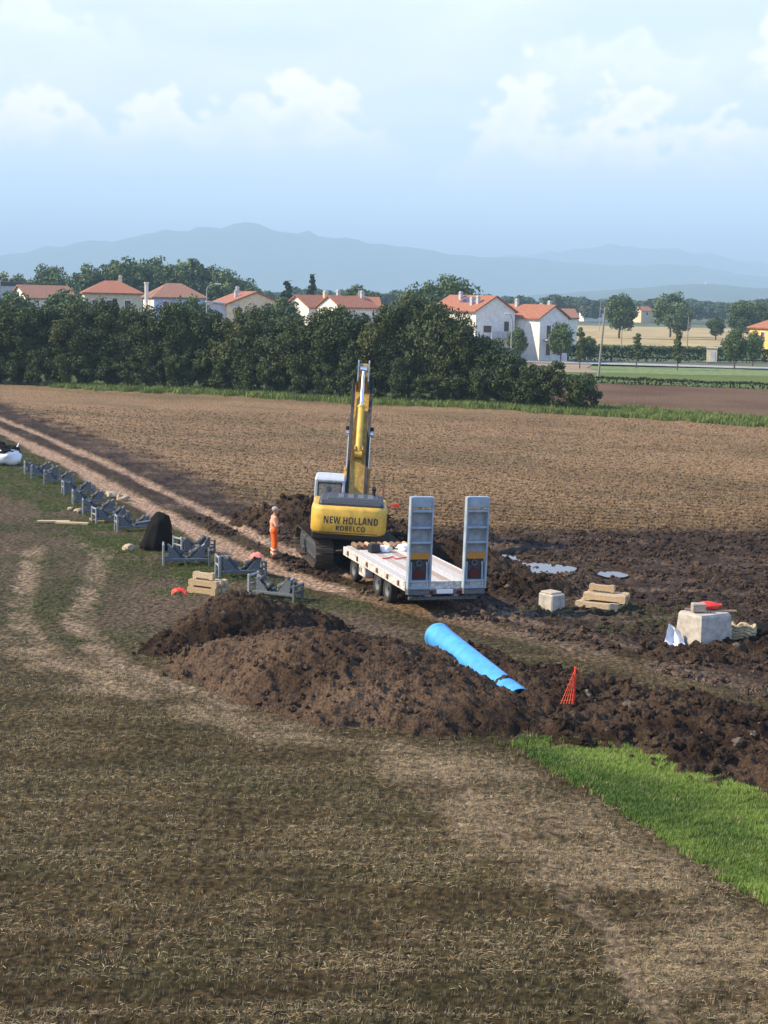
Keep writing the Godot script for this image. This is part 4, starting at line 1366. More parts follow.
func build_poles() -> void:
	var t := thing("utility_pole", "tall leaning wooden pole at the right end of the hedge", "pole", Vector3(24.7, -0.6, -180.7))
	var st := tool()
	cyl(st, Vector3.ZERO, Vector3(0.55, 9.1, 0), 0.15, 0.10, 10)
	obj("post", st, M.pole, t)
	st = tool()
	bx(st, Vector3(0.53, 8.8, 0), Vector3(1.1, 0.10, 0.10), 0.01)
	for e in [-0.45, 0.45]:
		cyl(st, Vector3(0.53 + e, 8.85, 0), Vector3(0.53 + e, 9.05, 0), 0.05, 0.03, 8)
	obj("crossarm", st, M.galv, t)
	for p in [[54.6, -282.0, 7.2, "thin grey pole behind the dark clipped hedge"], [43.8, -290.0, 5.2, "short thin pole at the edge of the yellow field"], [16.2, -262.0, 6.4, "thin post against the white gable with the balcony"]]:
		t = thing("utility_pole", p[3], "pole", Vector3(p[0], -0.6, p[1]), 0.0, "thin poles on the right")
		st = tool()
		cyl(st, Vector3.ZERO, Vector3(0.03, p[2], 0), 0.10, 0.07, 8)
		obj("post", st, M.pole, t)
		st = tool()
		lathe(st, Vector3(0.03, p[2], 0), Vector3.UP, [Vector2(0.0, 0.0), Vector2(0.1, 0.0), Vector2(0.1, 0.06), Vector2(0.0, 0.12)], 8)
		obj("cap", st, M.galv, t)
	# street lamps: base x, z, height, reach of the arm to the right
	for p in [[-23.4, -200.0, 10.9, 1.4, "curved street lamp rising over the hedge right of the blue house"], [-58.0, -232.0, 11.4, 1.3, "street lamp over the hedge near the far left house"], [15.2, -190.0, 8.0, -0.6, "thin grey street lamp beside the white house with the red roof"], [71.0, -520.0, 10.8, 2.4, "distant street lamp right of the big round tree"]]:
		t = thing("street_lamp", p[4], "street lamp", Vector3(p[0], -0.6, p[1]), 0.0, "street lamps")
		st = tool()
		var top := Vector3(0, p[2] - 0.6, 0)
		cyl(st, Vector3.ZERO, top, 0.12, 0.075, 10)
		pipe(st, [top, top + Vector3(p[3] * 0.2, 0.38, 0), top + Vector3(p[3] * 0.55, 0.58, 0), top + Vector3(p[3] * 0.85, 0.64, 0)], 0.05)
		obj("post", st, M.galv, t)
		st = tool()
		bx(st, top + Vector3(p[3] * 1.05, 0.62, 0), Vector3(0.75, 0.16, 0.30), 0.05)
		obj("lamp_head", st, M.whitepaint, t)

# ------------------------------------------------------------------ excavator
func text(called: String, words: String, size: float, width: float, m: Material, parent: Node, xf: Transform3D) -> void:
	var f := SystemFont.new()
	f.font_names = PackedStringArray(["Droid Sans"])
	f.font_weight = 800
	var tm := TextMesh.new()
	tm.text = words
	tm.font = f
	tm.font_size = 64
	tm.pixel_size = size / 48.0
	tm.depth = 0.008
	tm.curve_step = 2.0
	var o := mi(called, tm, m, parent)
	var wide := tm.get_aabb().size.x
	o.transform = xf * Transform3D(Basis().scaled(Vector3(width / maxf(wide, 0.01), 1, 1)), Vector3.ZERO)

func turned(o: Node3D, a: float) -> Node3D:
	o.rotation.y = a
	return o

func yz(pts: Array, wide: float, x: float, st: SurfaceTool) -> void:   # outline of (z, y) pairs, drawn out along x
	prism(st, v2(pts), wide, Transform3D(Basis(Vector3(0, 0, 1), Vector3.UP, Vector3(-1, 0, 0)), Vector3(x, 0, 0)))

func ram(st_b: SurfaceTool, st_r: SurfaceTool, a: Vector3, z: Vector3, share: float, r: float) -> void:
	var m := a.lerp(z, share)
	cyl(st_b, a, m, r, r, 14)
	cyl(st_b, m - (m - a).normalized() * 0.10, m, r * 1.15, r * 1.15, 14)
	cyl(st_r, m, z, r * 0.55, r * 0.55, 12)
	var d := (z - a).normalized()
	for p in [a, z]:
		cyl(st_b if p == a else st_r, p - Vector3(r * 1.1, 0, 0), p + Vector3(r * 1.1, 0, 0), r * 1.0, r * 1.0, 12)

func build_excavator() -> void:
	var t := thing("excavator", "yellow tracked excavator with its boom raised, beside the white trailer", "excavator", Vector3(-1.25, 0.0, -52.5))
	t.rotation.z = deg_to_rad(-2.4)
	var lo := deg_to_rad(13.0)
	var hi := deg_to_rad(0.5)
	# --- undercarriage
	for s in [-1.0, 1.0]:
		var cx: float = s * 1.2
		# belt path, as a rounded slot: idler in front (-z), sprocket behind (+z)
		var path := []
		var rr := 0.40
		var half := 1.62
		for k in 9:
			var a := -PI / 2 + PI * k / 8.0
			path.append(Vector2(half + cos(a) * rr, 0.47 + sin(a) * rr))
		for k in 9:
			var a := PI / 2 + PI * k / 8.0
			path.append(Vector2(-half + cos(a) * rr, 0.47 + sin(a) * rr))
		var st := tool()
		for w in [-0.13, 0.13]:
			bx(st, Vector3(cx + w, 0.47, 0), Vector3(0.10, 0.36, 3.1), 0.03)
		bx(st, Vector3(cx, 0.56, 0), Vector3(0.34, 0.30, 2.5), 0.05)
		var tr := turned(obj("track", st, M.darkgrey, t), lo)
		# shoes
		var total := 0.0
		for k in path.size():
			total += path[k].distance_to(path[(k + 1) % path.size()])
		var n := 46
		st = tool()
		var links := tool()
		for k in n:
			var want := total * k / n
			var i := 0
			while want > path[i].distance_to(path[(i + 1) % path.size()]):
				want -= path[i].distance_to(path[(i + 1) % path.size()])
				i = (i + 1) % path.size()
			var a: Vector2 = path[i]
			var b: Vector2 = path[(i + 1) % path.size()]
			var d := (b - a).normalized()
			var p := a + d * want
			var fw := Vector3(0, d.y, d.x)
			var out := Vector3(0, -d.x, d.y)
			var bas := Basis(Vector3(1, 0, 0), out, fw)
			var c := Vector3(cx, p.y, p.x)
			bx(st, c + out * 0.03, Vector3(0.60, 0.035, total / n * 0.94), 0.0, bas)
			bx(st, c + out * 0.062, Vector3(0.60, 0.04, 0.022), 0.0, bas)
			bx(st, c + out * 0.055 + fw * 0.055, Vector3(0.60, 0.03, 0.018), 0.0, bas)
			for w in [-0.08, 0.08]:
				bx(links, c - out * 0.03 + Vector3(w, 0, 0), Vector3(0.045, 0.085, total / n * 0.8), 0.0, bas)
		obj("track_shoes", st, M.tracksteel, tr)
		obj("track_chain", links, M.tracksteel, tr)
		st = tool()
		lathe(st, Vector3(cx - 0.16, 0.47, half), Vector3.RIGHT, [Vector2(0, 0), Vector2(0.24, 0.0), Vector2(0.30, 0.05), Vector2(0.30, 0.12), Vector2(0.36, 0.13), Vector2(0.36, 0.19), Vector2(0.30, 0.20), Vector2(0.24, 0.32), Vector2(0, 0.32)], 22)
		obj("sprocket", st, M.darkgrey, tr)
		st = tool()
		lathe(st, Vector3(cx - 0.13, 0.47, -half), Vector3.RIGHT, [Vector2(0, 0.04), Vector2(0.12, 0.04), Vector2(0.14, 0.0), Vector2(0.34, 0.0), Vector2(0.35, 0.06), Vector2(0.35, 0.20), Vector2(0.34, 0.26), Vector2(0.14, 0.26), Vector2(0.12, 0.22), Vector2(0, 0.22)], 22)
		obj("idler", st, M.darkgrey, tr)
		for k in 7:
			st = tool()
			lathe(st, Vector3(cx - 0.15, 0.20, -1.26 + k * 0.42), Vector3.RIGHT, [Vector2(0, 0), Vector2(0.09, 0), Vector2(0.13, 0.04), Vector2(0.10, 0.10), Vector2(0.10, 0.20), Vector2(0.13, 0.26), Vector2(0.09, 0.30), Vector2(0, 0.30)], 12)
			obj("roller", st, M.darkgrey, tr)
	var st := tool()
	bx(st, Vector3(0, 0.62, 0), Vector3(2.0, 0.34, 1.3), 0.08)
	bx(st, Vector3(-0.6, 0.58, 0.7), Vector3(1.1, 0.22, 0.3), 0.05, Basis(Vector3.UP, 0.5))
	bx(st, Vector3(0.6, 0.58, 0.7), Vector3(1.1, 0.22, 0.3), 0.05, Basis(Vector3.UP, -0.5))
	turned(obj("car_body", st, M.darkgrey, t), lo)
	st = tool()
	lathe(st, Vector3(0, 0.78, 0), Vector3.UP, [Vector2(0, 0), Vector2(0.62, 0), Vector2(0.66, 0.03), Vector2(0.66, 0.24), Vector2(0.58, 0.28), Vector2(0, 0.28)], 32)
	obj("slew_ring", st, M.darkgrey, t)
	# --- upper structure
	st = tool()
	bx(st, Vector3(0, 1.16, 0.2), Vector3(2.42, 0.26, 4.0), 0.04)
	turned(obj("platform", st, M.black, t), hi)
	st = tool()
	for q in [[-0.98, 0.42, 0.5], [0.98, 0.46, 0.5]]:
		bx(st, Vector3(q[0], 1.72, 0.62), Vector3(0.5, 0.86, 1.55), 0.05)
	bx(st, Vector3(0.92, 1.62, -0.9), Vector3(0.66, 0.66, 1.4), 0.06)
	var body := turned(obj("side_covers", st, M.yellow, t), hi)
	st = tool()
	for k in 6:
		bx(st, Vector3(-1.236, 1.50 + k * 0.08, 0.8), Vector3(0.012, 0.035, 0.6))
		bx(st, Vector3(1.236, 1.50 + k * 0.08, 0.8), Vector3(0.012, 0.035, 0.6))
	obj("air_grille", st, M.black, body)
	# counterweight: plan outline drawn up, upper and lower edges drawn in
	var plan := [[-1.25, 1.42], [-1.25, 2.16], [-1.17, 2.40], [-1.02, 2.55], [-0.85, 2.60], [0.85, 2.60], [1.02, 2.55], [1.17, 2.40], [1.25, 2.16], [1.25, 1.42]]
	var lev := [[1.26, 0.10], [1.31, 0.04], [1.38, 0.0], [2.06, 0.0], [2.14, 0.03], [2.19, 0.10]]
	st = tool()
	for j in lev.size() - 1:
		st.set_smooth_group(3)
		for i in plan.size() - 1:
			var ring := []
			for q in [[i, j], [i + 1, j], [i + 1, j + 1], [i, j + 1]]:
				var p: Array = plan[q[0]]
				var k: float = 1.0 - lev[q[1]][1] * 0.55
				ring.append(Vector3(p[0] * k, lev[q[1]][0], 1.42 + (p[1] - 1.42) * (1.0 - lev[q[1]][1])))
			poly(st, ring, (ring[0] + ring[1]) * 0.5 - Vector3(0, ring[0].y, 0.6))
	st.set_smooth_group(-1)
	for j in [0, lev.size() - 1]:
		var ring := []
		for p in plan:
			ring.append(Vector3(p[0] * (1.0 - lev[j][1] * 0.55), lev[j][0], 1.42 + (p[1] - 1.42) * (1.0 - lev[j][1])))
		poly(st, ring, Vector3.UP if j > 0 else Vector3.DOWN)
	var cw := turned(obj("counterweight", st, M.yellow, t), hi)
	text("lettering", "NEW HOLLAND", 0.24, 1.78, M.print, cw, Transform3D(Basis(), Vector3(0.07, 1.74, 2.607)))
	text("lettering", "KOBELCO", 0.17, 0.96, M.print, cw, Transform3D(Basis(), Vector3(0.07, 1.475, 2.607)))
	st = tool()
	bx(st, Vector3(0, 1.325, 2.60), Vector3(1.9, 0.02, 0.02), 0.0)
	obj("seam", st, M.black, cw)
	# engine hood, dark, with bevelled top
	st = tool()
	bx(st, Vector3(0.05, 2.22, 1.40), Vector3(2.15, 0.28, 2.0), 0.10)
	bx(st, Vector3(0.1, 2.34, 1.35), Vector3(1.75, 0.12, 1.6), 0.05)
	var hood := turned(obj("engine_hood", st, M.darkgrey, t), hi)
	st = tool()
	for k in 4:
		bx(st, Vector3(-0.3 + k * 0.33, 2.405, 1.35), Vector3(0.2, 0.02, 1.0), 0.008)
	obj("hood_louvre", st, M.steel, hood)
	st = tool()
	cyl(st, Vector3(0.78, 2.3, 0.9), Vector3(0.78, 2.62, 0.9), 0.065, 0.065, 12)
	cyl(st, Vector3(0.78, 2.60, 0.9), Vector3(0.78, 2.68, 0.98), 0.075, 0.07, 12)
	turned(obj("exhaust", st, M.black, t), hi)
	st = tool()
	for q in [[1.12, 2.1, -0.2], [1.12, 2.1, -1.4]]:
		cyl(st, Vector3(q[0], 1.9, q[2]), Vector3(q[0], 3.0, q[2]), 0.022, 0.022, 8)
	pipe(st, [Vector3(1.12, 3.0, -0.2), Vector3(1.12, 3.0, -1.4)], 0.022)
	pipe(st, [Vector3(1.12, 2.5, -0.2), Vector3(1.12, 2.5, -1.4)], 0.018)
	turned(obj("handrail", st, M.rust, t), hi)
	st = tool()
	pipe(st, [Vector3(1.2, 2.1, 1.5), Vector3(1.42, 2.22, 1.5), Vector3(1.5, 2.22, 1.5)], 0.018)
	bx(st, Vector3(1.56, 2.2, 1.5), Vector3(0.18, 0.12, 0.04), 0.015)
	turned(obj("mirror", st, M.red, t), hi)
	# --- cab: pillars, sills, roof, panes
	var x0 := -1.26
	var x1 := -0.22
	var z0 := -2.0
	var z1 := -0.25
	var y0 := 1.30
	var y1 := 2.66
	st = tool()
	for x in [x0 + 0.05, x1 - 0.05]:
		for z in [z0 + 0.05, z1 - 0.05]:
			bx(st, Vector3(x, (y0 + y1) / 2, z), Vector3(0.11, y1 - y0, 0.11), 0.025)
	bx(st, Vector3((x0 + x1) / 2, y0 + 0.33, z1 - 0.05), Vector3(x1 - x0 - 0.2, 0.66, 0.07), 0.02)
	bx(st, Vector3(x0 + 0.05, y0 + 0.32, (z0 + z1) / 2), Vector3(0.07, 0.64, z1 - z0 - 0.2), 0.02)
	bx(st, Vector3(x1 - 0.05, y0 + 0.36, (z0 + z1) / 2), Vector3(0.07, 0.72, z1 - z0 - 0.2), 0.02)
	bx(st, Vector3(x0 + 0.05, (y0 + y1) / 2, -1.1), Vector3(0.08, y1 - y0, 0.08), 0.02)
	bx(st, Vector3((x0 + x1) / 2, y1 + 0.03, (z0 + z1) / 2), Vector3(x1 - x0 + 0.03, 0.16, z1 - z0 + 0.04), 0.06)
	bx(st, Vector3((x0 + x1) / 2, y0 + 0.02, (z0 + z1) / 2), Vector3(x1 - x0 - 0.01, 0.06, z1 - z0 - 0.01), 0.01)
	var cab := turned(obj("cab", st, M.cab, t), hi)
	var ym := y0 + 0.68 + (y1 - y0 - 0.74) / 2
	var panes := [[Vector3((x0 + x1) / 2, ym, z1 - 0.05), Vector3(x1 - x0 - 0.2, y1 - y0 - 0.76, 0.012)], [Vector3((x0 + x1) / 2, (y0 + y1) / 2, z0 + 0.05), Vector3(x1 - x0 - 0.2, y1 - y0 - 0.3, 0.012)], [Vector3(x0 + 0.05, ym - 0.1, -1.55), Vector3(0.012, y1 - y0 - 0.75, 0.78)], [Vector3(x0 + 0.05, ym - 0.1, -0.68), Vector3(0.012, y1 - y0 - 0.75, 0.72)], [Vector3(x1 - 0.05, ym - 0.05, (z0 + z1) / 2), Vector3(0.012, y1 - y0 - 0.82, z1 - z0 - 0.22)]]
	for p in panes:
		st = tool()
		bx(st, p[0], p[1])
		obj("pane", st, M.glass, cab)
	st = tool()
	for e in [-1.0, 1.0]:
		bx(st, Vector3((x0 + x1) / 2 + e * ((x1 - x0) / 2 - 0.12), ym, z1 - 0.035), Vector3(0.035, y1 - y0 - 0.76, 0.05))
		bx(st, Vector3((x0 + x1) / 2, ym + e * ((y1 - y0 - 0.76) / 2), z1 - 0.035), Vector3(x1 - x0 - 0.2, 0.035, 0.05))
	obj("window_seal", st, M.black, cab)
	st = tool()
	bx(st, Vector3(-0.75, 1.46, -0.95), Vector3(0.5, 0.12, 0.5), 0.05)
	bx(st, Vector3(-0.75, 1.80, -0.68), Vector3(0.48, 0.62, 0.12), 0.05)
	bx(st, Vector3(-0.75, 1.36, -0.95), Vector3(0.3, 0.14, 0.3), 0.02)
	obj("seat", st, M.darkcloth, cab)
	# --- boom, arm, bucket; all in the plane x = 0.12
	var bxm := 0.17
	st = tool()
	yz([-0.30, 1.75, -0.62, 1.55, -1.05, 2.35, -1.62, 3.55, -2.05, 4.35, -2.55, 4.75, -3.35, 5.16, -3.72, 5.35, -3.78, 5.60, -3.50, 5.72, -2.60, 5.38, -1.95, 5.02, -1.45, 4.52, -0.85, 3.35, -0.42, 2.30], 0.50, bxm, st)
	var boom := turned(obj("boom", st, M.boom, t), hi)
	st = tool()
	for e in [-1.0, 1.0]:
		yz([-3.30, 5.05, -3.85, 5.30, -3.92, 5.62, -3.45, 5.95, -3.20, 5.6], 0.06, bxm + e * 0.27, st)
		yz([-0.95, 3.2, -1.1, 3.1, -1.2, 3.5, -0.78, 3.92, -0.62, 3.78], 0.05, bxm + e * 0.13, st)
	cyl(st, Vector3(bxm - 0.36, 5.5, -3.62), Vector3(bxm + 0.36, 5.5, -3.62), 0.09, 0.09, 14)
	cyl(st, Vector3(bxm - 0.42, 4.25, -1.62), Vector3(bxm + 0.42, 4.25, -1.62), 0.08, 0.08, 14)
	obj("bracket", st, M.boom, boom)
	st = tool()
	yz([-2.62, 6.20, -2.80, 6.62, -3.02, 6.66, -3.55, 6.10, -4.02, 5.58, -4.92, 2.2, -4.92, 1.72, -4.66, 1.66, -4.52, 1.9, -3.62, 5.12, -3.38, 5.3, -3.15, 5.75], 0.36, bxm, st)
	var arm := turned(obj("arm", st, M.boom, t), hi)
	st = tool()
	for e in [-1.0, 1.0]:
		yz([-2.50, 6.05, -2.72, 6.70, -3.05, 6.78, -3.25, 6.35, -2.9, 5.95], 0.05, bxm + e * 0.19, st)
	obj("ear", st, M.galv, arm)
	var sb := tool()
	var sr := tool()
	ram(sb, sr, Vector3(bxm, 3.62, -0.72), Vector3(bxm, 6.46, -2.78), 0.56, 0.115)
	var ac := turned(obj("arm_cylinder", sb, M.yellow, t), hi)
	obj("piston_rod", sr, M.chrome, ac)
	for e in [-1.0, 1.0]:
		sb = tool()
		sr = tool()
		ram(sb, sr, Vector3(bxm + e * 0.36, 1.62, -1.35), Vector3(bxm + e * 0.36, 4.25, -1.62), 0.54, 0.10)
		var bc := turned(obj("boom_cylinder", sb, M.boom, t), hi)
		obj("piston_rod", sr, M.chrome, bc)
	sb = tool()
	sr = tool()
	ram(sb, sr, Vector3(bxm, 5.2, -4.25), Vector3(bxm, 2.1, -5.28), 0.55, 0.085)
	var kc := turned(obj("bucket_cylinder", sb, M.boom, t), hi)
	obj("piston_rod", sr, M.chrome, kc)
	for e in [-1.0, 1.0]:
		for k in 3:
			st = tool()
			var ox: float = bxm + e * (0.28 + 0.035 * k)
			pipe(st, [Vector3(ox, 1.9, -0.3), Vector3(ox, 2.6, -0.52 + 0.04 * k), Vector3(ox, 3.5, -0.85), Vector3(ox, 4.6, -1.42), Vector3(ox, 5.15, -1.9), Vector3(ox, 5.6, -2.7), Vector3(ox, 5.95 + 0.06 * k, -3.3), Vector3(ox - e * 0.03, 5.6, -3.9), Vector3(ox - e * 0.03, 4.9, -4.25)], 0.022)
			obj("hydraulic_hose", st, M.black, boom)
		st = tool()
		bx(st, Vector3(bxm + e * 0.42, 4.42, -1.75), Vector3(0.16, 0.14, 0.12), 0.02)
		pipe(st, [Vector3(bxm + e * 0.22, 4.36, -1.75), Vector3(bxm + e * 0.36, 4.4, -1.75)], 0.02)
		obj("work_lamp", st, M.black, boom)
	# bucket, hidden behind the machine
	st = tool()
	for e in [-0.5, 0.5]:
		yz([-4.70, 1.55, -5.15, 1.40, -5.45, 1.0, -5.40, 0.5, -5.05, 0.15, -4.50, 0.12, -4.15, 0.30, -4.4, 0.9], 0.04, bxm + e * 1.1, st)
	var shell := [[-4.70, 1.55], [-5.15, 1.40], [-5.45, 1.0], [-5.40, 0.5], [-5.05, 0.15], [-4.50, 0.12], [-4.15, 0.30]]
	for i in shell.size() - 1:
		beam(st, Vector3(bxm, shell[i][1], shell[i][0]), Vector3(bxm, shell[i + 1][1], shell[i + 1][0]), 1.06, 0.03, 0.0, Vector3(0, 1, 0.3))
	var bk := turned(obj("bucket", st, M.rust, t), hi)
	for k in 5:
		st = tool()
		bx(st, Vector3(bxm - 0.46 + k * 0.23, 0.38, -4.04), Vector3(0.09, 0.06, 0.26), 0.02, Basis(Vector3(1, 0, 0), -0.5))
		obj("tooth", st, M.tracksteel, bk)
	st = tool()
	for e in [-0.12, 0.12]:
		beam(st, Vector3(bxm + e, 1.85, -4.8), Vector3(bxm + e, 2.1, -5.3), 0.05, 0.12)
		beam(st, Vector3(bxm + e, 2.1, -5.3), Vector3(bxm + e, 1.45, -5.15), 0.05, 0.12)
	turned(obj("linkage", st, M.boom, t), hi)

# ------------------------------------------------------------------ trailer
func wheel(t: Node3D, x: float, z: float, r: float, w: float) -> void:
	var st := tool()
	lathe(st, Vector3(x - w / 2, r, z), Vector3.RIGHT, [Vector2(r * 0.58, 0.02), Vector2(r * 0.9, 0.0), Vector2(r * 0.98, 0.03), Vector2(r, 0.06), Vector2(r, w - 0.06), Vector2(r * 0.98, w - 0.03), Vector2(r * 0.9, w), Vector2(r * 0.58, w - 0.02)], 26)
	for k in 26:
		var a := TAU * k / 26.0
		bx(st, Vector3(x, r + sin(a) * r, z + cos(a) * r), Vector3(w * 0.82, 0.02, 0.045), 0.0, Basis(Vector3(1, 0, 0), -a + PI / 2))
	var tire := obj("wheel", st, M.rubber, t)
	st = tool()
	lathe(st, Vector3(x - w * 0.42, r, z), Vector3.RIGHT, [Vector2(0, 0.10), Vector2(r * 0.24, 0.10), Vector2(r * 0.26, 0.05), Vector2(r * 0.34, 0.06), Vector2(r * 0.50, 0.02), Vector2(r * 0.58, 0.0), Vector2(r * 0.58, w * 0.84), Vector2(r * 0.50, w * 0.8), Vector2(r * 0.26, w * 0.76), Vector2(0, w * 0.74)], 20)
	obj("rim", st, M.steel, tire)

func build_trailer() -> void:
	var t := thing("lowloader_trailer", "white flatbed trailer with two loading ramps raised at its rear", "trailer", Vector3(0.74, 0, -46.85), deg_to_rad(17.6))
	t.rotation.z = deg_to_rad(-1.0)
	# deck frame: outline with cut front corners, drawn up
	var plan := v2([-1.2, -3.0, -0.95, -3.4, 0.95, -3.4, 1.2, -3.0, 1.2, 3.4, -1.2, 3.4])
	var flat := Basis(Vector3(1, 0, 0), Vector3(0, 0, 1), Vector3(0, 1, 0))
	var st := tool()
	prism(st, plan, 0.22, Transform3D(flat, Vector3(0, 0.80, 0)))
	for x in [-0.42, 0.42]:
		bx(st, Vector3(x, 0.58, 0.1), Vector3(0.14, 0.22, 6.4), 0.01)
	obj("chassis", st, M.whitepaint, t)
	# floor planks, rusty steel and worn paint
	var tones := [mat(Color(0.58, 0.55, 0.49), 0.85, 0, "grime", 0.6), mat(Color(0.50, 0.42, 0.34), 0.85, 0, "grime", 0.5), mat(Color(0.66, 0.63, 0.57), 0.8, 0, "grime", 0.9), mat(Color(0.44, 0.34, 0.26), 0.9, 0, "grime", 0.7)]
	var pm := []
	for w in [0.285]:
		st = tool()
		bx(st, Vector3.ZERO, Vector3(w, 0.035, 6.1), 0.006)
		pm.append(done(st))
	for k in 8:
		var o := mi("deck_plank", pm[0], tones[[0, 2, 1, 0, 3, 2, 0, 1][k]], t)
		o.position = Vector3(-1.015 + k * 0.29, 0.926 + 0.004 * (k % 2), 0.25)
	st = tool()
	for x in [-1.185, 1.185]:
		bx(st, Vector3(x, 0.935, 0.2), Vector3(0.06, 0.06, 6.3), 0.01)
	bx(st, Vector3(0, 0.935, 3.36), Vector3(2.3, 0.06, 0.08), 0.01)
	obj("edge_rail", st, M.whitepaint, t)
	for k in 6:
		st = tool()
		bx(st, Vector3(-1.225, 0.83, -2.4 + k * 1.05), Vector3(0.05, 0.14, 0.10), 0.01)
		obj("lashing_point", st, M.rust, t)
	# axles and wheels
	for z in [-2.1, 0.45, 1.45]:
		for s in [-1.0, 1.0]:
			wheel(t, s * 0.98, z, 0.37, 0.27)
		st = tool()
		cyl(st, Vector3(-0.84, 0.37, z), Vector3(0.84, 0.37, z), 0.06, 0.06, 10)
		bx(st, Vector3(-0.42, 0.46, z), Vector3(0.10, 0.10, 0.8), 0.02)
		bx(st, Vector3(0.42, 0.46, z), Vector3(0.10, 0.10, 0.8), 0.02)
		obj("axle", st, M.darkgrey, t)
	for q in [[-2.1, 1], [0.95, 2]]:
		for s in [-1.0, 1.0]:
			st = tool()
			bx(st, Vector3(s * 1.0, 0.755, q[0]), Vector3(0.30, 0.02, 0.85 * q[1]), 0.0)
			obj("mudguard", st, M.darkgrey, t)
	st = tool()
	bx(st, Vector3(-1.0, 0.50, -1.05), Vector3(0.30, 0.36, 0.62), 0.03)
	var tb := obj("tool_box", st, M.whitepaint, t)
	st = tool()
	bx(st, Vector3(-1.156, 0.52, -1.05), Vector3(0.012, 0.16, 0.05), 0.004)
	bx(st, Vector3(-1.156, 0.52, -1.22), Vector3(0.012, 0.16, 0.05), 0.004)
	obj("latch", st, M.black, tb)
	# drawbar in front
	st = tool()
	beam(st, Vector3(-0.6, 0.55, -2.6), Vector3(0, 0.5, -4.5), 0.10, 0.12, 0.02)
	beam(st, Vector3(0.6, 0.55, -2.6), Vector3(0, 0.5, -4.5), 0.10, 0.12, 0.02)
	lathe(st, Vector3(0, 0.44, -4.62), Vector3.UP, [Vector2(0.05, 0), Vector2(0.11, 0), Vector2(0.13, 0.05), Vector2(0.11, 0.1), Vector2(0.05, 0.1), Vector2(0.05, 0)], 16)
	obj("drawbar", st, M.darkgrey, t)
	# rear frame and lights
	st = tool()
	bx(st, Vector3(0, 0.66, 3.43), Vector3(2.36, 0.16, 0.06), 0.015)
	bx(st, Vector3(0, 0.45, 3.30), Vector3(2.1, 0.10, 0.08), 0.015)
	for x in [-0.7, 0.7]:
		bx(st, Vector3(x, 0.56, 3.32), Vector3(0.08, 0.22, 0.08), 0.01)
	var rear := obj("rear_frame", st, M.steel, t)
	st = tool()
	bx(st, Vector3(0.0, 0.67, 3.468), Vector3(0.5, 0.12, 0.012), 0.004)
	obj("number_plate", st, M.whitesheet, rear)
	for x in [-0.46, 0.46]:
		st = tool()
		bx(st, Vector3(x, 0.66, 3.475), Vector3(0.22, 0.09, 0.03), 0.01)
		obj("tail_lamp", st, M.lens, rear)
	# ramps, standing upright at the rear corners
	for s in [-1.0, 1.0]:
		var cx: float = s * 0.845
		var z := 3.56
		st = tool()
		for e in [-1.0, 1.0]:
			bx(st, Vector3(cx + e * 0.325, 2.10, z), Vector3(0.055, 2.66, 0.18), 0.012)
		bx(st, Vector3(cx, 3.29, z), Vector3(0.60, 0.30, 0.16), 0.012)
		bx(st, Vector3(cx, 0.82, z), Vector3(0.60, 0.10, 0.14), 0.012)
		var rp := obj("ramp", st, M.ramp, t)
		for y in [3.02, 2.55, 2.12, 1.00]:
			st = tool()
			bx(st, Vector3(cx, y, z + 0.03), Vector3(0.595, 0.065, 0.12), 0.01)
			obj("rung", st, M.ramp, rp)
		st = tool()
		bx(st, Vector3(cx, 2.42, z - 0.065), Vector3(0.58, 1.30, 0.02))
		obj("tread_plate", st, M.galv, rp)
		st = tool()
		bx(st, Vector3(cx, 1.33, z - 0.07), Vector3(0.58, 0.62, 0.02))
		obj("lower_plate", st, M.darkgrey, rp)
		st = tool()
		bx(st, Vector3(cx, 1.74, z + 0.07), Vector3(0.58, 0.19, 0.02), 0.004)
		obj("marker_board", st, M.orangeboard, rp)
		st = tool()
		lathe(st, Vector3(cx, 1.52, z - 0.05), Vector3.BACK, [Vector2(0.055, 0), Vector2(0.09, 0), Vector2(0.10, 0.02), Vector2(0.09, 0.04), Vector2(0.055, 0.04), Vector2(0.055, 0)], 18)
		obj("ring", st, M.steel, rp)
		st = tool()
		prism(st, v2([-0.14, -0.10, 0.14, -0.10, 0.16, 0.02, 0.03, 0.18, -0.03, 0.18, -0.16, 0.02]), 0.05, Transform3D(Basis(), Vector3(cx, 1.20, z - 0.02)))
		obj("reflector", st, M.lens, rp)
		for e in [-1.0, 1.0]:
			st = tool()
			cyl(st, Vector3(cx + e * 0.24, 0.72, z), Vector3(cx + e * 0.24, 1.55, z - 0.02), 0.028, 0.028, 10)
			obj("lift_strut", st, M.ramp, rp)
		st = tool()
		bx(st, Vector3(cx, 0.68, z - 0.02), Vector3(0.66, 0.16, 0.14), 0.02)
		obj("hinge_box", st, M.steel, rp)
	# things lying on the deck
	for k in 9:
		st = tool()
		cyl(st, Vector3(0, 0, -0.0), Vector3(0, 0.0, 0.62), 0.085, 0.08, 12)
		var o := obj("log", st, [M.oldwood, M.rust, M.wood][k % 3], self)
		o.rotation.y = deg_to_rad(17.6)
		o.position = t.transform * Vector3(-0.88 + k * 0.215, 1.035, -2.95)
		tag(o, "%s short round timber from the left across the trailer front" % ORDINAL[k], "timber", "timbers on the trailer deck")
	st = tool()
	bx(st, Vector3(0, 0.14, 0), Vector3(0.34, 0.28, 0.26), 0.03)
	var box := thing("tool_case", "small dark case on the white trailer deck behind the timbers", "case", t.transform * Vector3(-0.55, 0.955, -1.75), 0.5)
	obj("body", st, M.black, box)
	st = tool()
	pipe(st, [Vector3(-0.08, 0.27, 0), Vector3(-0.08, 0.34, 0), Vector3(0.08, 0.34, 0), Vector3(0.08, 0.27, 0)], 0.014)
	obj("handle", st, M.darkgrey, box)
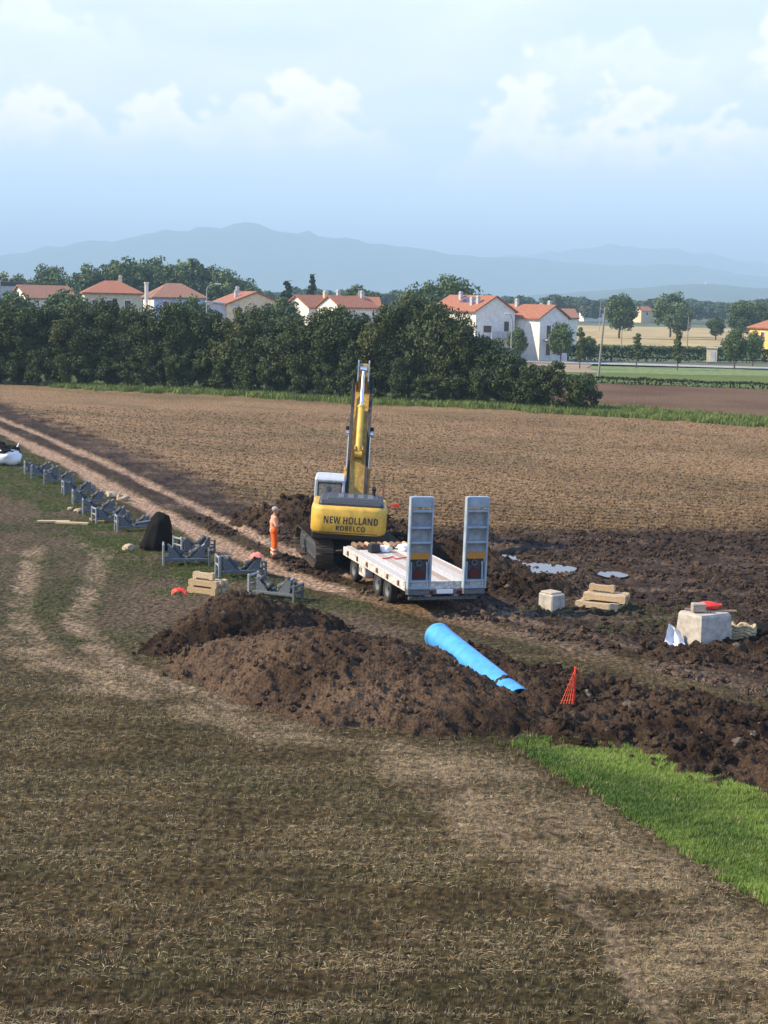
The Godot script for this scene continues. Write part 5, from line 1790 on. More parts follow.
	for q in [[-0.15, -1.9, "crumpled white sack beside the dark case on the trailer"], [0.55, -2.1, "crumpled white sack near the trailer's right edge"]]:
		var o := mi("sack", lump(31 + int(q[0] * 10.0), 0.55, 0.6, 2, false), M.whitesheet, self)
		o.scale = Vector3(0.22, 0.22, 0.18)
		o.position = t.transform * Vector3(q[0], 1.04, q[1])
		tag(o, q[2], "sack", "sacks on the trailer")
	st = tool()
	var last := Vector3.ZERO
	var pts := []
	for k in 22:
		var a := k * 0.55
		pts.append(Vector3(-0.5 + k * 0.06 + sin(a) * 0.1, 0.0, cos(a * 1.3) * 0.22))
	pipe(st, pts, 0.018, 6)
	var rp2 := obj("strap", st, M.red, self)
	rp2.position = t.transform * Vector3(-0.1, 0.975, -0.6)
	tag(rp2, "red lashing strap lying in loops on the trailer deck", "strap")

# ------------------------------------------------------------------ people
# caps: [a, b, ra, rb]; a smooth union of tapered capsules, meshed as surface nets
func nets(st: SurfaceTool, caps: Array, k: float, cell: float) -> void:
	var lo := Vector3.ONE * 1e9
	var hi := -lo
	for c in caps:
		var r := maxf(c[2], c[3]) + k * 2.0 + cell * 2.0
		lo = lo.min(c[0] - Vector3.ONE * r).min(c[1] - Vector3.ONE * r)
		hi = hi.max(c[0] + Vector3.ONE * r).max(c[1] + Vector3.ONE * r)
	var nx := int((hi.x - lo.x) / cell) + 2
	var ny := int((hi.y - lo.y) / cell) + 2
	var nz := int((hi.z - lo.z) / cell) + 2
	var f := PackedFloat32Array()
	f.resize(nx * ny * nz)
	for c in caps:
		var a: Vector3 = c[0]
		var ab: Vector3 = c[1] - a
		var l2 := maxf(ab.length_squared(), 1e-9)
		var r := maxf(c[2], c[3]) + k * 5.0 + cell
		var b0: Vector3 = (a.min(c[1]) - Vector3.ONE * r - lo) / cell
		var b1: Vector3 = (a.max(c[1]) + Vector3.ONE * r - lo) / cell
		for z in range(maxi(0, int(b0.z)), mini(nz, int(b1.z) + 1)):
			for y in range(maxi(0, int(b0.y)), mini(ny, int(b1.y) + 1)):
				var row := (z * ny + y) * nx
				for x in range(maxi(0, int(b0.x)), mini(nx, int(b1.x) + 1)):
					var p := lo + Vector3(x, y, z) * cell
					var t := clampf((p - a).dot(ab) / l2, 0, 1)
					var d: float = p.distance_to(a + ab * t) - lerpf(c[2], c[3], t)
					f[row + x] += exp(-d / k)
	var vid := {}
	var vs := []
	var sy := nx
	var sz := nx * ny
	for z in nz - 1:
		for y in ny - 1:
			var i := z * sz + y * sy
			for x in nx - 1:
				var j := i + x
				var cnt := 0
				for o in [0, 1, sy, sy + 1, sz, sz + 1, sz + sy, sz + sy + 1]:
					if f[j + o] > 1.0:
						cnt += 1
				if cnt == 0 or cnt == 8:
					continue
				var s := Vector3.ZERO
				var m := 0
				for e in [[0, 1], [sy, sy + 1], [sz, sz + 1], [sz + sy, sz + sy + 1], [0, sy], [1, sy + 1], [sz, sz + sy], [sz + 1, sz + sy + 1], [0, sz], [1, sz + 1], [sy, sz + sy], [sy + 1, sz + sy + 1]]:
					var fa := f[j + e[0]]
					var fb := f[j + e[1]]
					if (fa > 1.0) != (fb > 1.0):
						var da := log(maxf(fa, 1e-12))
						var db := log(maxf(fb, 1e-12))
						var t := da / (da - db)
						var pa := Vector3((e[0] % sy), (e[0] % sz) / sy, e[0] / sz)
						var pb := Vector3((e[1] % sy), (e[1] % sz) / sy, e[1] / sz)
						s += pa.lerp(pb, t)
						m += 1
				vid[j] = vs.size()
				vs.append(lo + (Vector3(x, y, z) + s / m) * cell)
	st.set_smooth_group(1)
	for z in range(1, nz - 1):
		for y in range(1, ny - 1):
			for x in range(1, nx - 1):
				var j := z * sz + y * sy + x
				var here := f[j] > 1.0
				for e in [[1, sy, sz, Vector3(1, 0, 0)], [sy, 1, sz, Vector3(0, 1, 0)], [sz, 1, sy, Vector3(0, 0, 1)]]:
					if (f[j + e[0]] > 1.0) != here:
						var q := [j - e[1] - e[2], j - e[2], j, j - e[1]]
						if vid.has(q[0]) and vid.has(q[1]) and vid.has(q[2]) and vid.has(q[3]):
							poly(st, [vs[vid[q[0]]], vs[vid[q[1]]], vs[vid[q[2]]], vs[vid[q[3]]]], e[3] if here else -e[3])
	st.set_smooth_group(-1)

func hand(w: Vector3, d: Vector3, palm: Vector3, side: float) -> Array:   # wrist, pointing direction, palm normal; five curled fingers
	var s := d.cross(palm).normalized() * side
	var caps := [[w, w + d * 0.085, 0.030, 0.034], [w + d * 0.03 + s * 0.018, w + d * 0.088 + s * 0.026, 0.020, 0.018], [w + d * 0.03 - s * 0.018, w + d * 0.085 - s * 0.026, 0.020, 0.017]]
	var long := [0.070, 0.080, 0.074, 0.058]
	for k in 4:
		var o := w + d * 0.088 + s * (0.030 - 0.020 * k)
		var a: Vector3 = o + (d * 0.9 + palm * 0.25).normalized() * long[k] * 0.5
		var b: Vector3 = a + (d * 0.55 + palm * 0.8).normalized() * long[k] * 0.5
		caps.append([o, a, 0.010, 0.009])
		caps.append([a, b, 0.009, 0.0075])
	var th := w + d * 0.035 + s * 0.03
	caps.append([th, th + (d * 0.7 + s * 0.6).normalized() * 0.04, 0.013, 0.011])
	caps.append([th + (d * 0.7 + s * 0.6).normalized() * 0.04, th + (d * 0.7 + s * 0.6).normalized() * 0.04 + (d + palm * 0.3).normalized() * 0.03, 0.011, 0.009])
	return caps

func head_caps(c: Vector3, fwd: Vector3) -> Array:
	var s := fwd.cross(Vector3.UP).normalized()
	return [[c + Vector3.UP * 0.035 - fwd * 0.015, c + Vector3.UP * 0.03 + fwd * 0.02, 0.088, 0.082], [c - Vector3.UP * 0.045 + fwd * 0.035, c - Vector3.UP * 0.085 + fwd * 0.055, 0.056, 0.034], [c + fwd * 0.092 + Vector3.UP * 0.01, c + fwd * 0.112 - Vector3.UP * 0.022, 0.010, 0.015], [c + fwd * 0.085 - Vector3.UP * 0.055 + s * 0.018, c + fwd * 0.085 - Vector3.UP * 0.055 - s * 0.018, 0.011, 0.011], [c + s * 0.088 + Vector3.UP * 0.015, c + s * 0.090 - Vector3.UP * 0.022, 0.015, 0.010], [c - s * 0.088 + Vector3.UP * 0.015, c - s * 0.090 - Vector3.UP * 0.022, 0.015, 0.010], [c + fwd * 0.082 + Vector3.UP * 0.035 + s * 0.05, c + fwd * 0.082 + Vector3.UP * 0.035 - s * 0.05, 0.012, 0.012]]

func build_people() -> void:
	# the worker in orange, facing right towards the machine, arms folded in front; local forward is +x
	var t := thing("person", "worker in orange high visibility clothes and grey cap standing on the dirt track", "person", Vector3(-3.8, -0.03, -52.7), deg_to_rad(14.0))
	var F := Vector3.RIGHT
	var hipl := Vector3(0, 0.93, -0.095)
	var hipr := Vector3(0, 0.93, 0.095)
	var kl := Vector3(0.03, 0.50, -0.11)
	var kr := Vector3(0.02, 0.50, 0.12)
	var al := Vector3(-0.02, 0.09, -0.12)
	var ar := Vector3(-0.03, 0.09, 0.14)
	var chest := Vector3(0.0, 1.28, 0)
	var neck := Vector3(0.015, 1.50, 0)
	var shl := Vector3(0.0, 1.425, -0.185)
	var shr := Vector3(0.0, 1.425, 0.185)
	var ell := Vector3(0.05, 1.13, -0.25)
	var elr := Vector3(0.05, 1.13, 0.25)
	var wl := Vector3(0.24, 1.14, -0.05)
	var wr := Vector3(0.25, 1.18, 0.03)
	var head := Vector3(0.04, 1.655, 0)
	var bones := [[hipl, kl, 0.075, 0.052], [kl, al, 0.052, 0.038], [hipr, kr, 0.075, 0.052], [kr, ar, 0.052, 0.038], [hipl, hipr, 0.085, 0.085], [Vector3(0, 0.95, 0), chest, 0.11, 0.115], [chest + Vector3(0, 0, -0.07), chest + Vector3(0, 0, 0.07), 0.10, 0.10], [chest, Vector3(0, 1.43, 0), 0.10, 0.06], [shl, shr, 0.05, 0.05], [Vector3(0, 1.42, 0), neck + Vector3(0.01, 0.06, 0), 0.058, 0.05], [shl, ell, 0.050, 0.040], [shr, elr, 0.050, 0.040], [ell, wl, 0.038, 0.026], [elr, wr, 0.038, 0.026]]
	var st := tool()
	nets(st, bones, 0.012, 0.022)
	nets(st, head_caps(head, F), 0.008, 0.010)
	nets(st, hand(wl, Vector3(0.35, 0.1, 0.93).normalized(), Vector3(-0.8, -0.4, 0.3).normalized(), 1.0), 0.003, 0.006)
	nets(st, hand(wr, Vector3(0.35, 0.1, -0.93).normalized(), Vector3(-0.8, -0.4, -0.3).normalized(), -1.0), 0.003, 0.006)
	for p in [al, ar]:
		nets(st, [[p, p + Vector3(0.15, -0.05, 0), 0.04, 0.035]], 0.01, 0.02)
	obj("body", st, M.skin, t)
	st = tool()
	nets(st, [[hipl, kl, 0.112, 0.085], [kl, al + Vector3(0, 0.04, 0), 0.085, 0.080], [hipr, kr, 0.112, 0.085], [kr, ar + Vector3(0, 0.04, 0), 0.085, 0.080], [hipl + Vector3(-0.02, 0.05, 0), hipr + Vector3(-0.02, 0.05, 0), 0.115, 0.115]], 0.014, 0.024)
	var tr := obj("trousers", st, M.hivis, t)
	st = tool()
	for p in [[kl, al, 0.74], [kr, ar, 0.74], [kl, al, 0.42], [kr, ar, 0.42]]:
		var c: Vector3 = p[0].lerp(p[1], p[2])
		cyl(st, c - Vector3(0, 0.03, 0), c + Vector3(0, 0.03, 0), 0.094, 0.095, 16, false)
	obj("reflective_band", st, M.reflective, tr)
	st = tool()
	nets(st, [[Vector3(0, 0.97, -0.04), Vector3(0, 0.97, 0.04), 0.135, 0.135], [Vector3(0, 0.98, 0), chest, 0.135, 0.142], [chest + Vector3(0, 0, -0.08), chest + Vector3(0, 0, 0.08), 0.125, 0.125], [chest, Vector3(0, 1.43, 0), 0.12, 0.08], [shl, shr, 0.068, 0.068], [shl, shl.lerp(ell, 0.85), 0.072, 0.066], [shr, shr.lerp(elr, 0.85), 0.072, 0.066]], 0.016, 0.022)
	obj("shirt", st, M.faded, t)
	for p in [al, ar]:
		st = tool()
		nets(st, [[p + Vector3(-0.02, 0.10, 0), p + Vector3(-0.02, -0.02, 0), 0.066, 0.062], [p + Vector3(-0.02, -0.035, 0), p + Vector3(0.15, -0.045, 0), 0.055, 0.048]], 0.01, 0.018)
		obj("boot", st, M.boot, t)
	st = tool()
	lathe(st, head + Vector3(-0.01, 0.045, 0), Vector3.UP, [Vector2(0.108, 0.0), Vector2(0.110, 0.03), Vector2(0.095, 0.075), Vector2(0.06, 0.103), Vector2(0.0, 0.112)], 20)
	prism(st, v2([0.05, -0.09, 0.15, -0.07, 0.19, -0.03, 0.19, 0.03, 0.15, 0.07, 0.05, 0.09]), 0.012, Transform3D(Basis(Vector3(1, -0.12, 0).normalized(), Vector3(0, 0, 1), Vector3(0, 1, 0)), head + Vector3(-0.01, 0.055, 0)))
	obj("cap", st, M.greycap, t)
	# the driver, seated in the cab, seen as a dark shape through the rear pane
	var cab := get_node("excavator") as Node3D
	var b := Basis(Vector3(0, 0, 1), deg_to_rad(-2.4))
	t = thing("person", "dark clothed driver seated in the excavator cab", "person", cab.position + b * Vector3(-0.75, 1.52, -0.93), 0.0)
	F = Vector3.FORWARD
	st = tool()
	var bones2 := [[Vector3(-0.1, 0.05, 0), Vector3(0.1, 0.05, 0), 0.10, 0.10], [Vector3(0, 0.06, 0), Vector3(0, 0.40, 0.03), 0.12, 0.13], [Vector3(-0.17, 0.50, 0.03), Vector3(0.17, 0.50, 0.03), 0.065, 0.065], [Vector3(0, 0.45, 0.03), Vector3(0, 0.62, 0.01), 0.07, 0.055], [Vector3(-0.19, 0.50, 0.03), Vector3(-0.27, 0.24, -0.05), 0.055, 0.045], [Vector3(0.19, 0.50, 0.03), Vector3(0.27, 0.24, -0.05), 0.055, 0.045], [Vector3(-0.27, 0.24, -0.05), Vector3(-0.24, 0.22, -0.30), 0.042, 0.03], [Vector3(0.27, 0.24, -0.05), Vector3(0.24, 0.22, -0.30), 0.042, 0.03], [Vector3(-0.1, 0.06, 0), Vector3(-0.13, 0.08, -0.42), 0.09, 0.065], [Vector3(0.1, 0.06, 0), Vector3(0.13, 0.08, -0.42), 0.09, 0.065], [Vector3(-0.13, 0.08, -0.42), Vector3(-0.13, -0.28, -0.52), 0.06, 0.045], [Vector3(0.13, 0.08, -0.42), Vector3(0.13, -0.28, -0.52), 0.06, 0.045]]
	nets(st, bones2, 0.014, 0.024)
	nets(st, head_caps(Vector3(0, 0.74, 0), F), 0.008, 0.012)
	nets(st, hand(Vector3(-0.24, 0.22, -0.30), F, Vector3.DOWN, 1.0), 0.003, 0.007)
	nets(st, hand(Vector3(0.24, 0.22, -0.30), F, Vector3.DOWN, -1.0), 0.003, 0.007)
	obj("body", st, M.darkcloth, t)
	st = tool()
	lathe(st, Vector3(0, 0.79, 0.01), Vector3.UP, [Vector2(0.106, 0.0), Vector2(0.105, 0.03), Vector2(0.08, 0.075), Vector2(0.0, 0.10)], 16)
	obj("hair", st, M.darkcloth, t)

# ------------------------------------------------------------------ pipe roller cradles
func build_cradles() -> void:
	var t := Node3D.new()
	t.name = numbered("roller_cradle")
	add_child(t)
	tag(t, "grey steel pipe roller cradle", "roller cradle", "pipe roller cradles beside the dirt track")
	var L := 1.62
	var W := 0.62
	var st := tool()
	for z in [-1.0, 1.0]:
		bx(st, Vector3(0, 0.22, z * W * 0.42), Vector3(L, 0.09, 0.07), 0.01)
	for x in [-0.42, 0.0, 0.42]:
		bx(st, Vector3(x, 0.22, 0), Vector3(0.07, 0.07, W * 0.78), 0.01)
	obj("base_frame", st, M.steel, t)
	for e in [-1.0, 1.0]:
		st = tool()
		var hh := 0.80 if e < 0.0 else 0.58
		for z in [-1.0, 1.0]:
			bx(st, Vector3(e * L / 2, hh / 2 - 0.02, z * W * 0.5), Vector3(0.075, hh, 0.075), 0.012)
		for y in [hh - 0.08, hh * 0.55]:
			bx(st, Vector3(e * L / 2, y, 0), Vector3(0.055, 0.065, W - 0.09), 0.01)
		obj("end_frame", st, M.galv if e < 0.0 else M.steel, t)
	for e in [-1.0, 1.0]:
		st = tool()
		for z in [-0.22, 0.22]:
			prism(st, v2([e * 0.16, 0.26, e * 0.62, 0.26, e * 0.66, 0.66, e * 0.54, 0.68]), 0.03, Transform3D(Basis(), Vector3(0, 0, z)))
		obj("bracket", st, M.steel, t)
		st = tool()
		var a := Vector3(e * 0.12, 0.34, 0)
		var z := Vector3(e * 0.60, 0.70, 0)
		lathe(st, a, z - a, [Vector2(0, 0.03), Vector2(0.12, 0.03), Vector2(0.15, 0.06), Vector2(0.15, 0.12), Vector2(0.115, 0.20), Vector2(0.105, 0.28), Vector2(0.115, 0.36), Vector2(0.15, 0.43), Vector2(0.15, 0.48), Vector2(0.12, 0.51), Vector2(0, 0.51)], 18)
		var r := obj("roller", st, M.darkgrey, t)
		st = tool()
		cyl(st, a - (z - a) * 0.1, z + (z - a) * 0.12, 0.03, 0.03, 10)
		obj("axle", st, M.galv, r)
	var spots := [[-18.0, -76.0, 0.30], [-16.1, -71.8, 0.18], [-14.5, -68.3, 0.36], [-13.4, -65.1, 0.28], [-12.4, -62.2, 0.22], [-10.3, -57.9, 0.34], [-7.4, -50.9, 0.16], [-5.4, -49.1, 0.30], [-4.0, -45.4, -0.42], [-7.4, -53.0, 0.7], [-11.6, -60.2, 0.5], [-17.2, -74.0, 0.15]]
	var labs := ["roller cradle farthest up the line, nearest the white bulk bag", "second roller cradle down from the white bulk bag", "third roller cradle down from the white bulk bag", "fourth roller cradle from the bulk bag, right of the loose stones", "fifth roller cradle from the bulk bag, above the pale plank", "roller cradle just left of the black tarpaulin", "roller cradle just right of the black tarpaulin", "roller cradle behind the stacked timber saddles, with a pink cloth on it", "nearest and largest roller cradle, beside the dark soil heap", "turned roller cradle tucked behind the black tarpaulin", "roller cradle askew above the gap before the black tarpaulin", "roller cradle squeezed in just below the farthest one"]
	for i in spots.size():
		var s: Array = spots[i]
		look(s[0] + 0.8, s[1])
		var at := Vector3(s[0] + 0.8, g_h, s[1])
		if i == 0:
			t.position = at
			t.rotation.y = s[2]
			t.scale = Vector3.ONE * 0.84
			t.set_meta("label", labs[0])
		else:
			copy(t, "roller_cradle", labs[i], at, s[2], Vector3.ONE * (0.84 if i < 6 or i > 8 else 0.94))
	# pink cloth over one roller
	st = tool()
	cloth(st, 0.44, 0.34, 0.10, 5)
	var o := obj("cloth", st, mat(Color(0.62, 0.20, 0.17), 0.85))
	look(-4.0, -49.1)
	o.position = Vector3(-4.08, g_h + 0.80, -49.08)
	tag(o, "faded pink cloth draped over a roller cradle", "cloth")

func cloth(st: SurfaceTool, w: float, d: float, sag: float, sd: int) -> void:   # a crumpled sheet, falling at its edges
	var n := 9
	st.set_smooth_group(1)
	var at := func(i: int, j: int) -> Vector3:
		var u := i / float(n) * 2.0 - 1.0
		var v := j / float(n) * 2.0 - 1.0
		return Vector3(u * w / 2, -sag * (u * u + v * v) + nc.get_noise_2d(u * 0.6 + sd, v * 0.6) * 0.07, v * d / 2)
	for i in n:
		for j in n:
			poly(st, [at.call(i, j), at.call(i + 1, j), at.call(i + 1, j + 1), at.call(i, j + 1)], Vector3.UP)
	for i in n:   # the underside, a little lower, gives it thickness
		for j in n:
			var o := Vector3(0, -0.012, 0)
			poly(st, [at.call(i, j) + o, at.call(i + 1, j) + o, at.call(i + 1, j + 1) + o, at.call(i, j + 1) + o], Vector3.DOWN)
	st.set_smooth_group(-1)

func on(x: float, z: float) -> Vector3:
	look(x, z)
	return Vector3(x, g_h, z)

# one timber saddle: a beam whose top and foot are cut in shallow waves
func saddle_mesh(long: float) -> ArrayMesh:
	var st := tool()
	var h := long / 2
	prism(st, v2([-h, 0.0, -h + 0.16, 0.0, -h * 0.62, 0.035, h * 0.62, 0.035, h - 0.16, 0.0, h, 0.0, h + 0.02, 0.10, h, 0.22, h - 0.14, 0.24, h * 0.5, 0.205, -h * 0.5, 0.205, -h + 0.14, 0.24, -h, 0.22, -h - 0.02, 0.10]), 0.16, Transform3D())
	return done(st)

func build_site_things() -> void:
	var st: SurfaceTool
	var o: Node3D
	var t: Node3D
	# ---- blue pipe, sinking into the spoil
	t = thing("water_pipe", "large bright blue pipe half buried in the dark soil", "pipe", Vector3(1.42, 0.52, -38.3))
	var far := Vector3.ZERO
	var near := Vector3(1.72, -0.40, 5.0)
	st = tool()
	var n := 36
	lathe(st, far, near - far, [Vector2(0.325, 0.0), Vector2(0.345, 0.0), Vector2(0.352, 0.02), Vector2(0.352, 0.14), Vector2(0.330, 0.17), Vector2(0.330, 5.2)], n)
	lathe(st, far, near - far, [Vector2(0.325, 0.0), Vector2(0.31, 0.10), Vector2(0.31, 5.2)], n)
	obj("barrel", st, M.blue, t)
	st = tool()
	lathe(st, far, far - near, [Vector2(0.318, -0.10), Vector2(0.318, 0.015), Vector2(0.24, 0.05), Vector2(0.10, 0.06), Vector2(0.0, 0.06)], n)
	obj("end_cap", st, M.blueinside, t)
	# soil thrown against the pipe
	var sp := heap("soil_heap", "dark soil banked along the right side of the blue pipe", [2.15, -38.6, 0.05, 0.6, 2.7, -36.8, 0.42, 0.75, 3.25, -35.0, 0.55, 0.9, 3.7, -33.6, 0.45, 1.0], 0.1, 0.05, 1.0)
	for q in [[2.50, -35.15, 0.30, "clump of soil lying across the lower end of the blue pipe"], [2.86, -34.15, 0.30, "clump of soil at the buried tip of the blue pipe"]]:
		heap("soil_heap", q[3], [q[0] - 0.35, q[1] + 0.1, 0.42, 0.30, q[0], q[1], 0.54, 0.32, q[0] + 0.35, q[1] - 0.1, 0.40, 0.30], 0.1, 0.045, 1.0)
	# ---- orange net on a post
	t = thing("safety_net", "orange safety net hung from a red post by the spoil", "safety net", on(4.25, -33.0), deg_to_rad(20))
	t.position.y = 0.30
	st = tool()
	cyl(st, Vector3(0, -0.5, 0), Vector3(0.03, 0.76, 0), 0.03, 0.03, 8)
	obj("post", st, M.red, t)
	st = tool()
	var apex := Vector3(0.02, 0.70, 0)
	for k in 5:   # strands falling from the post to the left
		var f: Vector3 = Vector3(-0.30 + k * 0.058, -0.05, 0.02 * k)
		beam(st, apex.lerp(Vector3(0, 0.1, 0), 0.02 * k), f, 0.014, 0.008)
	for k in 6:
		var y := 0.02 + k * 0.115
		var wd := 0.30 * (1.0 - 0.85 * y / 0.74)
		beam(st, Vector3(0.01, y, 0), Vector3(-wd, y, 0.0), 0.012, 0.008)
	obj("mesh", st, M.orange, t)
	# ---- puddles
	for i in PUDDLES.size():
		var p: Array = PUDDLES[i]
		st = tool()
		var ring := []
		for k in 28:
			var a := TAU * k / 28.0
			var r := 1.0 + 0.28 * nb.get_noise_2d(cos(a) * 1.6 + i * 7.0, sin(a) * 1.6)
			ring.append(Vector3(cos(a) * p[2] * 1.12 * r, 0, sin(a) * p[3] * 1.12 * r))
		poly(st, ring, Vector3.UP)
		o = obj("puddle", st, M.water)
		o.position = Vector3(p[0], -0.015, p[1])
		tag(o, ["small puddle reflecting the sky right of the trailer ramp", "largest puddle reflecting the sky behind the timber stack", "small puddle farthest to the right"][i], "puddle", "puddles on the worked ground", "structure")
	# ---- concrete blocks
	t = thing("concrete_block", "small concrete block left of the stacked timber", "concrete block", on(5.0, -44.6), deg_to_rad(38))
	st = tool()
	bx(st, Vector3(0, 0.25, 0), Vector3(0.54, 0.56, 0.60), 0.035)
	obj("block", st, M.concrete, t)
	st = tool()
	bx(st, Vector3(0, 0.555, -0.03), Vector3(0.44, 0.06, 0.48), 0.02)
	obj("lid", st, mat(Color(0.50, 0.43, 0.32), 0.9, 0, "grime", 0.6), t)
	t = thing("concrete_block", "big grey concrete block carrying a red container and a stone", "concrete block", on(8.55, -40.0), deg_to_rad(32))
	t.position.y = -0.02
	st = tool()
	var taper := [[0.54, 0.0, 0.46], [0.55, 0.4, 0.47], [0.525, 0.90, 0.44], [0.49, 0.97, 0.40]]
	for j in 3:
		for k in 4:
			var ring := []
			for q in [[k, j], [k + 1, j], [k + 1, j + 1], [k, j + 1]]:
				var a: Array = taper[q[1]]
				var sx: float = [-1.0, 1.0, 1.0, -1.0][q[0] % 4]
				var sz: float = [1.0, 1.0, -1.0, -1.0][q[0] % 4]
				ring.append(Vector3(a[0] * sx, a[1], a[2] * sz))
			poly(st, ring, ring[0] + ring[1] - Vector3(0, ring[0].y * 2.0, 0))
	poly(st, [Vector3(-0.49, 0.97, 0.40), Vector3(0.49, 0.97, 0.40), Vector3(0.49, 0.97, -0.40), Vector3(-0.49, 0.97, -0.40)], Vector3.UP)
	obj("block", st, M.concrete, t)
	st = tool()
	pipe(st, [Vector3(-0.1, 0.94, 0.2), Vector3(-0.1, 1.03, 0.2), Vector3(0.02, 1.03, 0.2), Vector3(0.02, 0.94, 0.2)], 0.014)
	obj("lifting_eye", st, M.rust, t)
	var top: Transform3D = t.transform
	# plank, stone and red container on top
	st = tool()
	bx(st, Vector3(0.1, 0.02, 0), Vector3(1.35, 0.035, 0.20), 0.006)
	o = obj("plank", st, M.oldwood)
	o.transform = top * Transform3D(Basis(Vector3.UP, -0.65), Vector3(0.15, 0.97, -0.08))
	tag(o, "dark plank lying across the top of the big concrete block", "plank")
	o = mi("stone", brick_mesh(Vector3(0.36, 0.22, 0.24)), mat(Color(0.42, 0.36, 0.29), 0.9, 0, "grime", 0.4))
	o.transform = top * Transform3D(Basis(Vector3.UP, -0.5), Vector3(-0.26, 1.12, 0.02))
	tag(o, "squared pale stone on top of the big concrete block", "stone")
	t = thing("plastic_container", "flattened red plastic container lying on the big concrete block", "container", top * Vector3(0.20, 1.105, -0.08), deg_to_rad(-8))
	var cm := mi("body", lump(91, 0.42, 0.12, 2, false), M.red, t)
	cm.scale = Vector3(0.30, 0.27, 0.17)
	st = tool()
	cyl(st, Vector3(0.24, 0.02, 0), Vector3(0.34, 0.03, 0), 0.045, 0.045, 12)
	obj("cap", st, M.red, t)
	# ---- white sheet by the block
	st = tool()
	st.set_smooth_group(1)
	var fold := func(i: int, j: int) -> Vector3:
		var u := i / 10.0
		var v := j / 10.0
		return Vector3((u - 0.5) * (0.62 - 0.30 * v), v * 0.62 * (1.0 - 0.35 * u), 0.22 * (1.0 - v) * (1.0 - v) + 0.05 * sin(u * 9.0 + v * 3.0) + nc.get_noise_2d(u, v) * 0.05)
	for i in 10:
		for j in 10:
			poly(st, [fold.call(i, j), fold.call(i + 1, j), fold.call(i + 1, j + 1), fold.call(i, j + 1)], Vector3(0, 0, 1))
			var bk := Vector3(0, 0, -0.012)
			poly(st, [fold.call(i, j) + bk, fold.call(i + 1, j) + bk, fold.call(i + 1, j + 1) + bk, fold.call(i, j + 1) + bk], Vector3(0, 0, -1))
	o = obj("plastic_sheet", st, M.whitesheet)
	o.position = on(7.72, -39.75) + Vector3(0, 0.02, 0)
	tag(o, "crumpled white plastic sheet leaning left of the big concrete block", "plastic sheet")
	# ---- rope coil and black bag at the right
	st = tool()
	var pts := []
	for k in 70:
		var a := k * 0.42
		pts.append(Vector3(cos(a) * (0.30 + 0.10 * nb.get_noise_1d(k * 2.0)), 0.06 + k * 0.0055 + 0.05 * sin(k * 1.7), sin(a) * (0.26 + 0.10 * nb.get_noise_1d(k * 2.0 + 50.0))))
	pipe(st, pts, 0.042, 7)
	o = obj("rope_coil", st, M.rope)
	o.position = on(9.75, -40.6) + Vector3(0, 0.06, 0)
	tag(o, "tangled coil of pale rope right of the big concrete block", "rope")
	t = thing("bag", "black bag at the right edge beside the rope coil", "bag", on(10.55, -40.8))
	var bm := mi("sack_body", lump(61, 0.8, 0.5, 2, false), M.blacksheet, t)
	bm.scale = Vector3(0.48, 0.42, 0.40)
	bm.position.y = 0.30
	st = tool()
	pipe(st, [Vector3(-0.12, 0.58, 0), Vector3(-0.06, 0.72, 0), Vector3(0.06, 0.72, 0), Vector3(0.12, 0.58, 0)], 0.018)
	obj("strap", st, M.black, t)
	# ---- stacked timber saddles on the right: two courses
	var sm := saddle_mesh(1.25)
	var woods := [M.wood, mat(Color(0.50, 0.36, 0.20), 0.85, 0, "grime", 0.4), mat(Color(0.58, 0.45, 0.28), 0.85, 0, "grime", 0.6)]
	var base := on(6.55, -45.0)
	var turn := deg_to_rad(-24)
	var k2 := 0
	for q in [[0, -0.48, 0.0], [0, -0.29, 0.03], [0, -0.10, -0.02], [0, 0.10, 0.02], [0, 0.29, 0.0], [0, 0.48, -0.03], [1, -0.30, 0.10], [1, -0.10, 0.14], [1, 0.10, 0.10], [1, 0.30, 0.16], [2, -0.12, -0.05]]:
		o = mi("timber_saddle", sm, woods[k2 % 3])
		o.transform = Transform3D(Basis(Vector3.UP, turn), base) * Transform3D(Basis(Vector3.UP, 0.02 * (k2 % 3 - 1)).scaled(Vector3(0.6 if q[0] == 2 else 1.0, 0.9, 1.0)), Vector3(q[2], -0.005 + q[0] * 0.218, q[1]))
		k2 += 1
		tag(o, "pale notched timber, %s course of the right-hand stack, %s from the front" % [["bottom", "middle", "top"][q[0]], ["first", "second", "third", "fourth", "fifth", "sixth"][clampi(int(roundf((0.48 - q[1]) / 0.192)), 0, 5)]], "timber", "notched timbers stacked by the puddles")
	# ---- stacked timber saddles on the left, in front of the cradles
	base = on(-5.35, -46.3)
	turn = deg_to_rad(-26)
	k2 = 0
	var sm2 := saddle_mesh(1.0)
	for q in [[0, -0.28, 0.0], [0, -0.09, 0.02], [0, 0.10, -0.02], [0, 0.29, 0.0], [1, -0.20, 0.05], [1, 0.0, 0.02], [1, 0.22, 0.0], [2, 0.08, -0.08]]:
		o = mi("timber_saddle", sm2, woods[(k2 + 1) % 3])
		o.transform = Transform3D(Basis(Vector3.UP, turn), base) * Transform3D(Basis(Vector3.UP, 0.02 * (k2 % 3 - 1)).scaled(Vector3(0.7 if q[0] == 2 else 1.0, 0.9, 1.0)), Vector3(q[2], -0.005 + q[0] * 0.218, q[1]))
		k2 += 1
		tag(o, "notched timber, %s course of the left-hand stack, %s from the front" % [["bottom", "middle", "top"][q[0]], ["first", "second", "third", "fourth"][clampi(int(roundf((0.29 - q[1]) / 0.19)), 0, 3)]], "timber", "notched timbers stacked before the cradles")
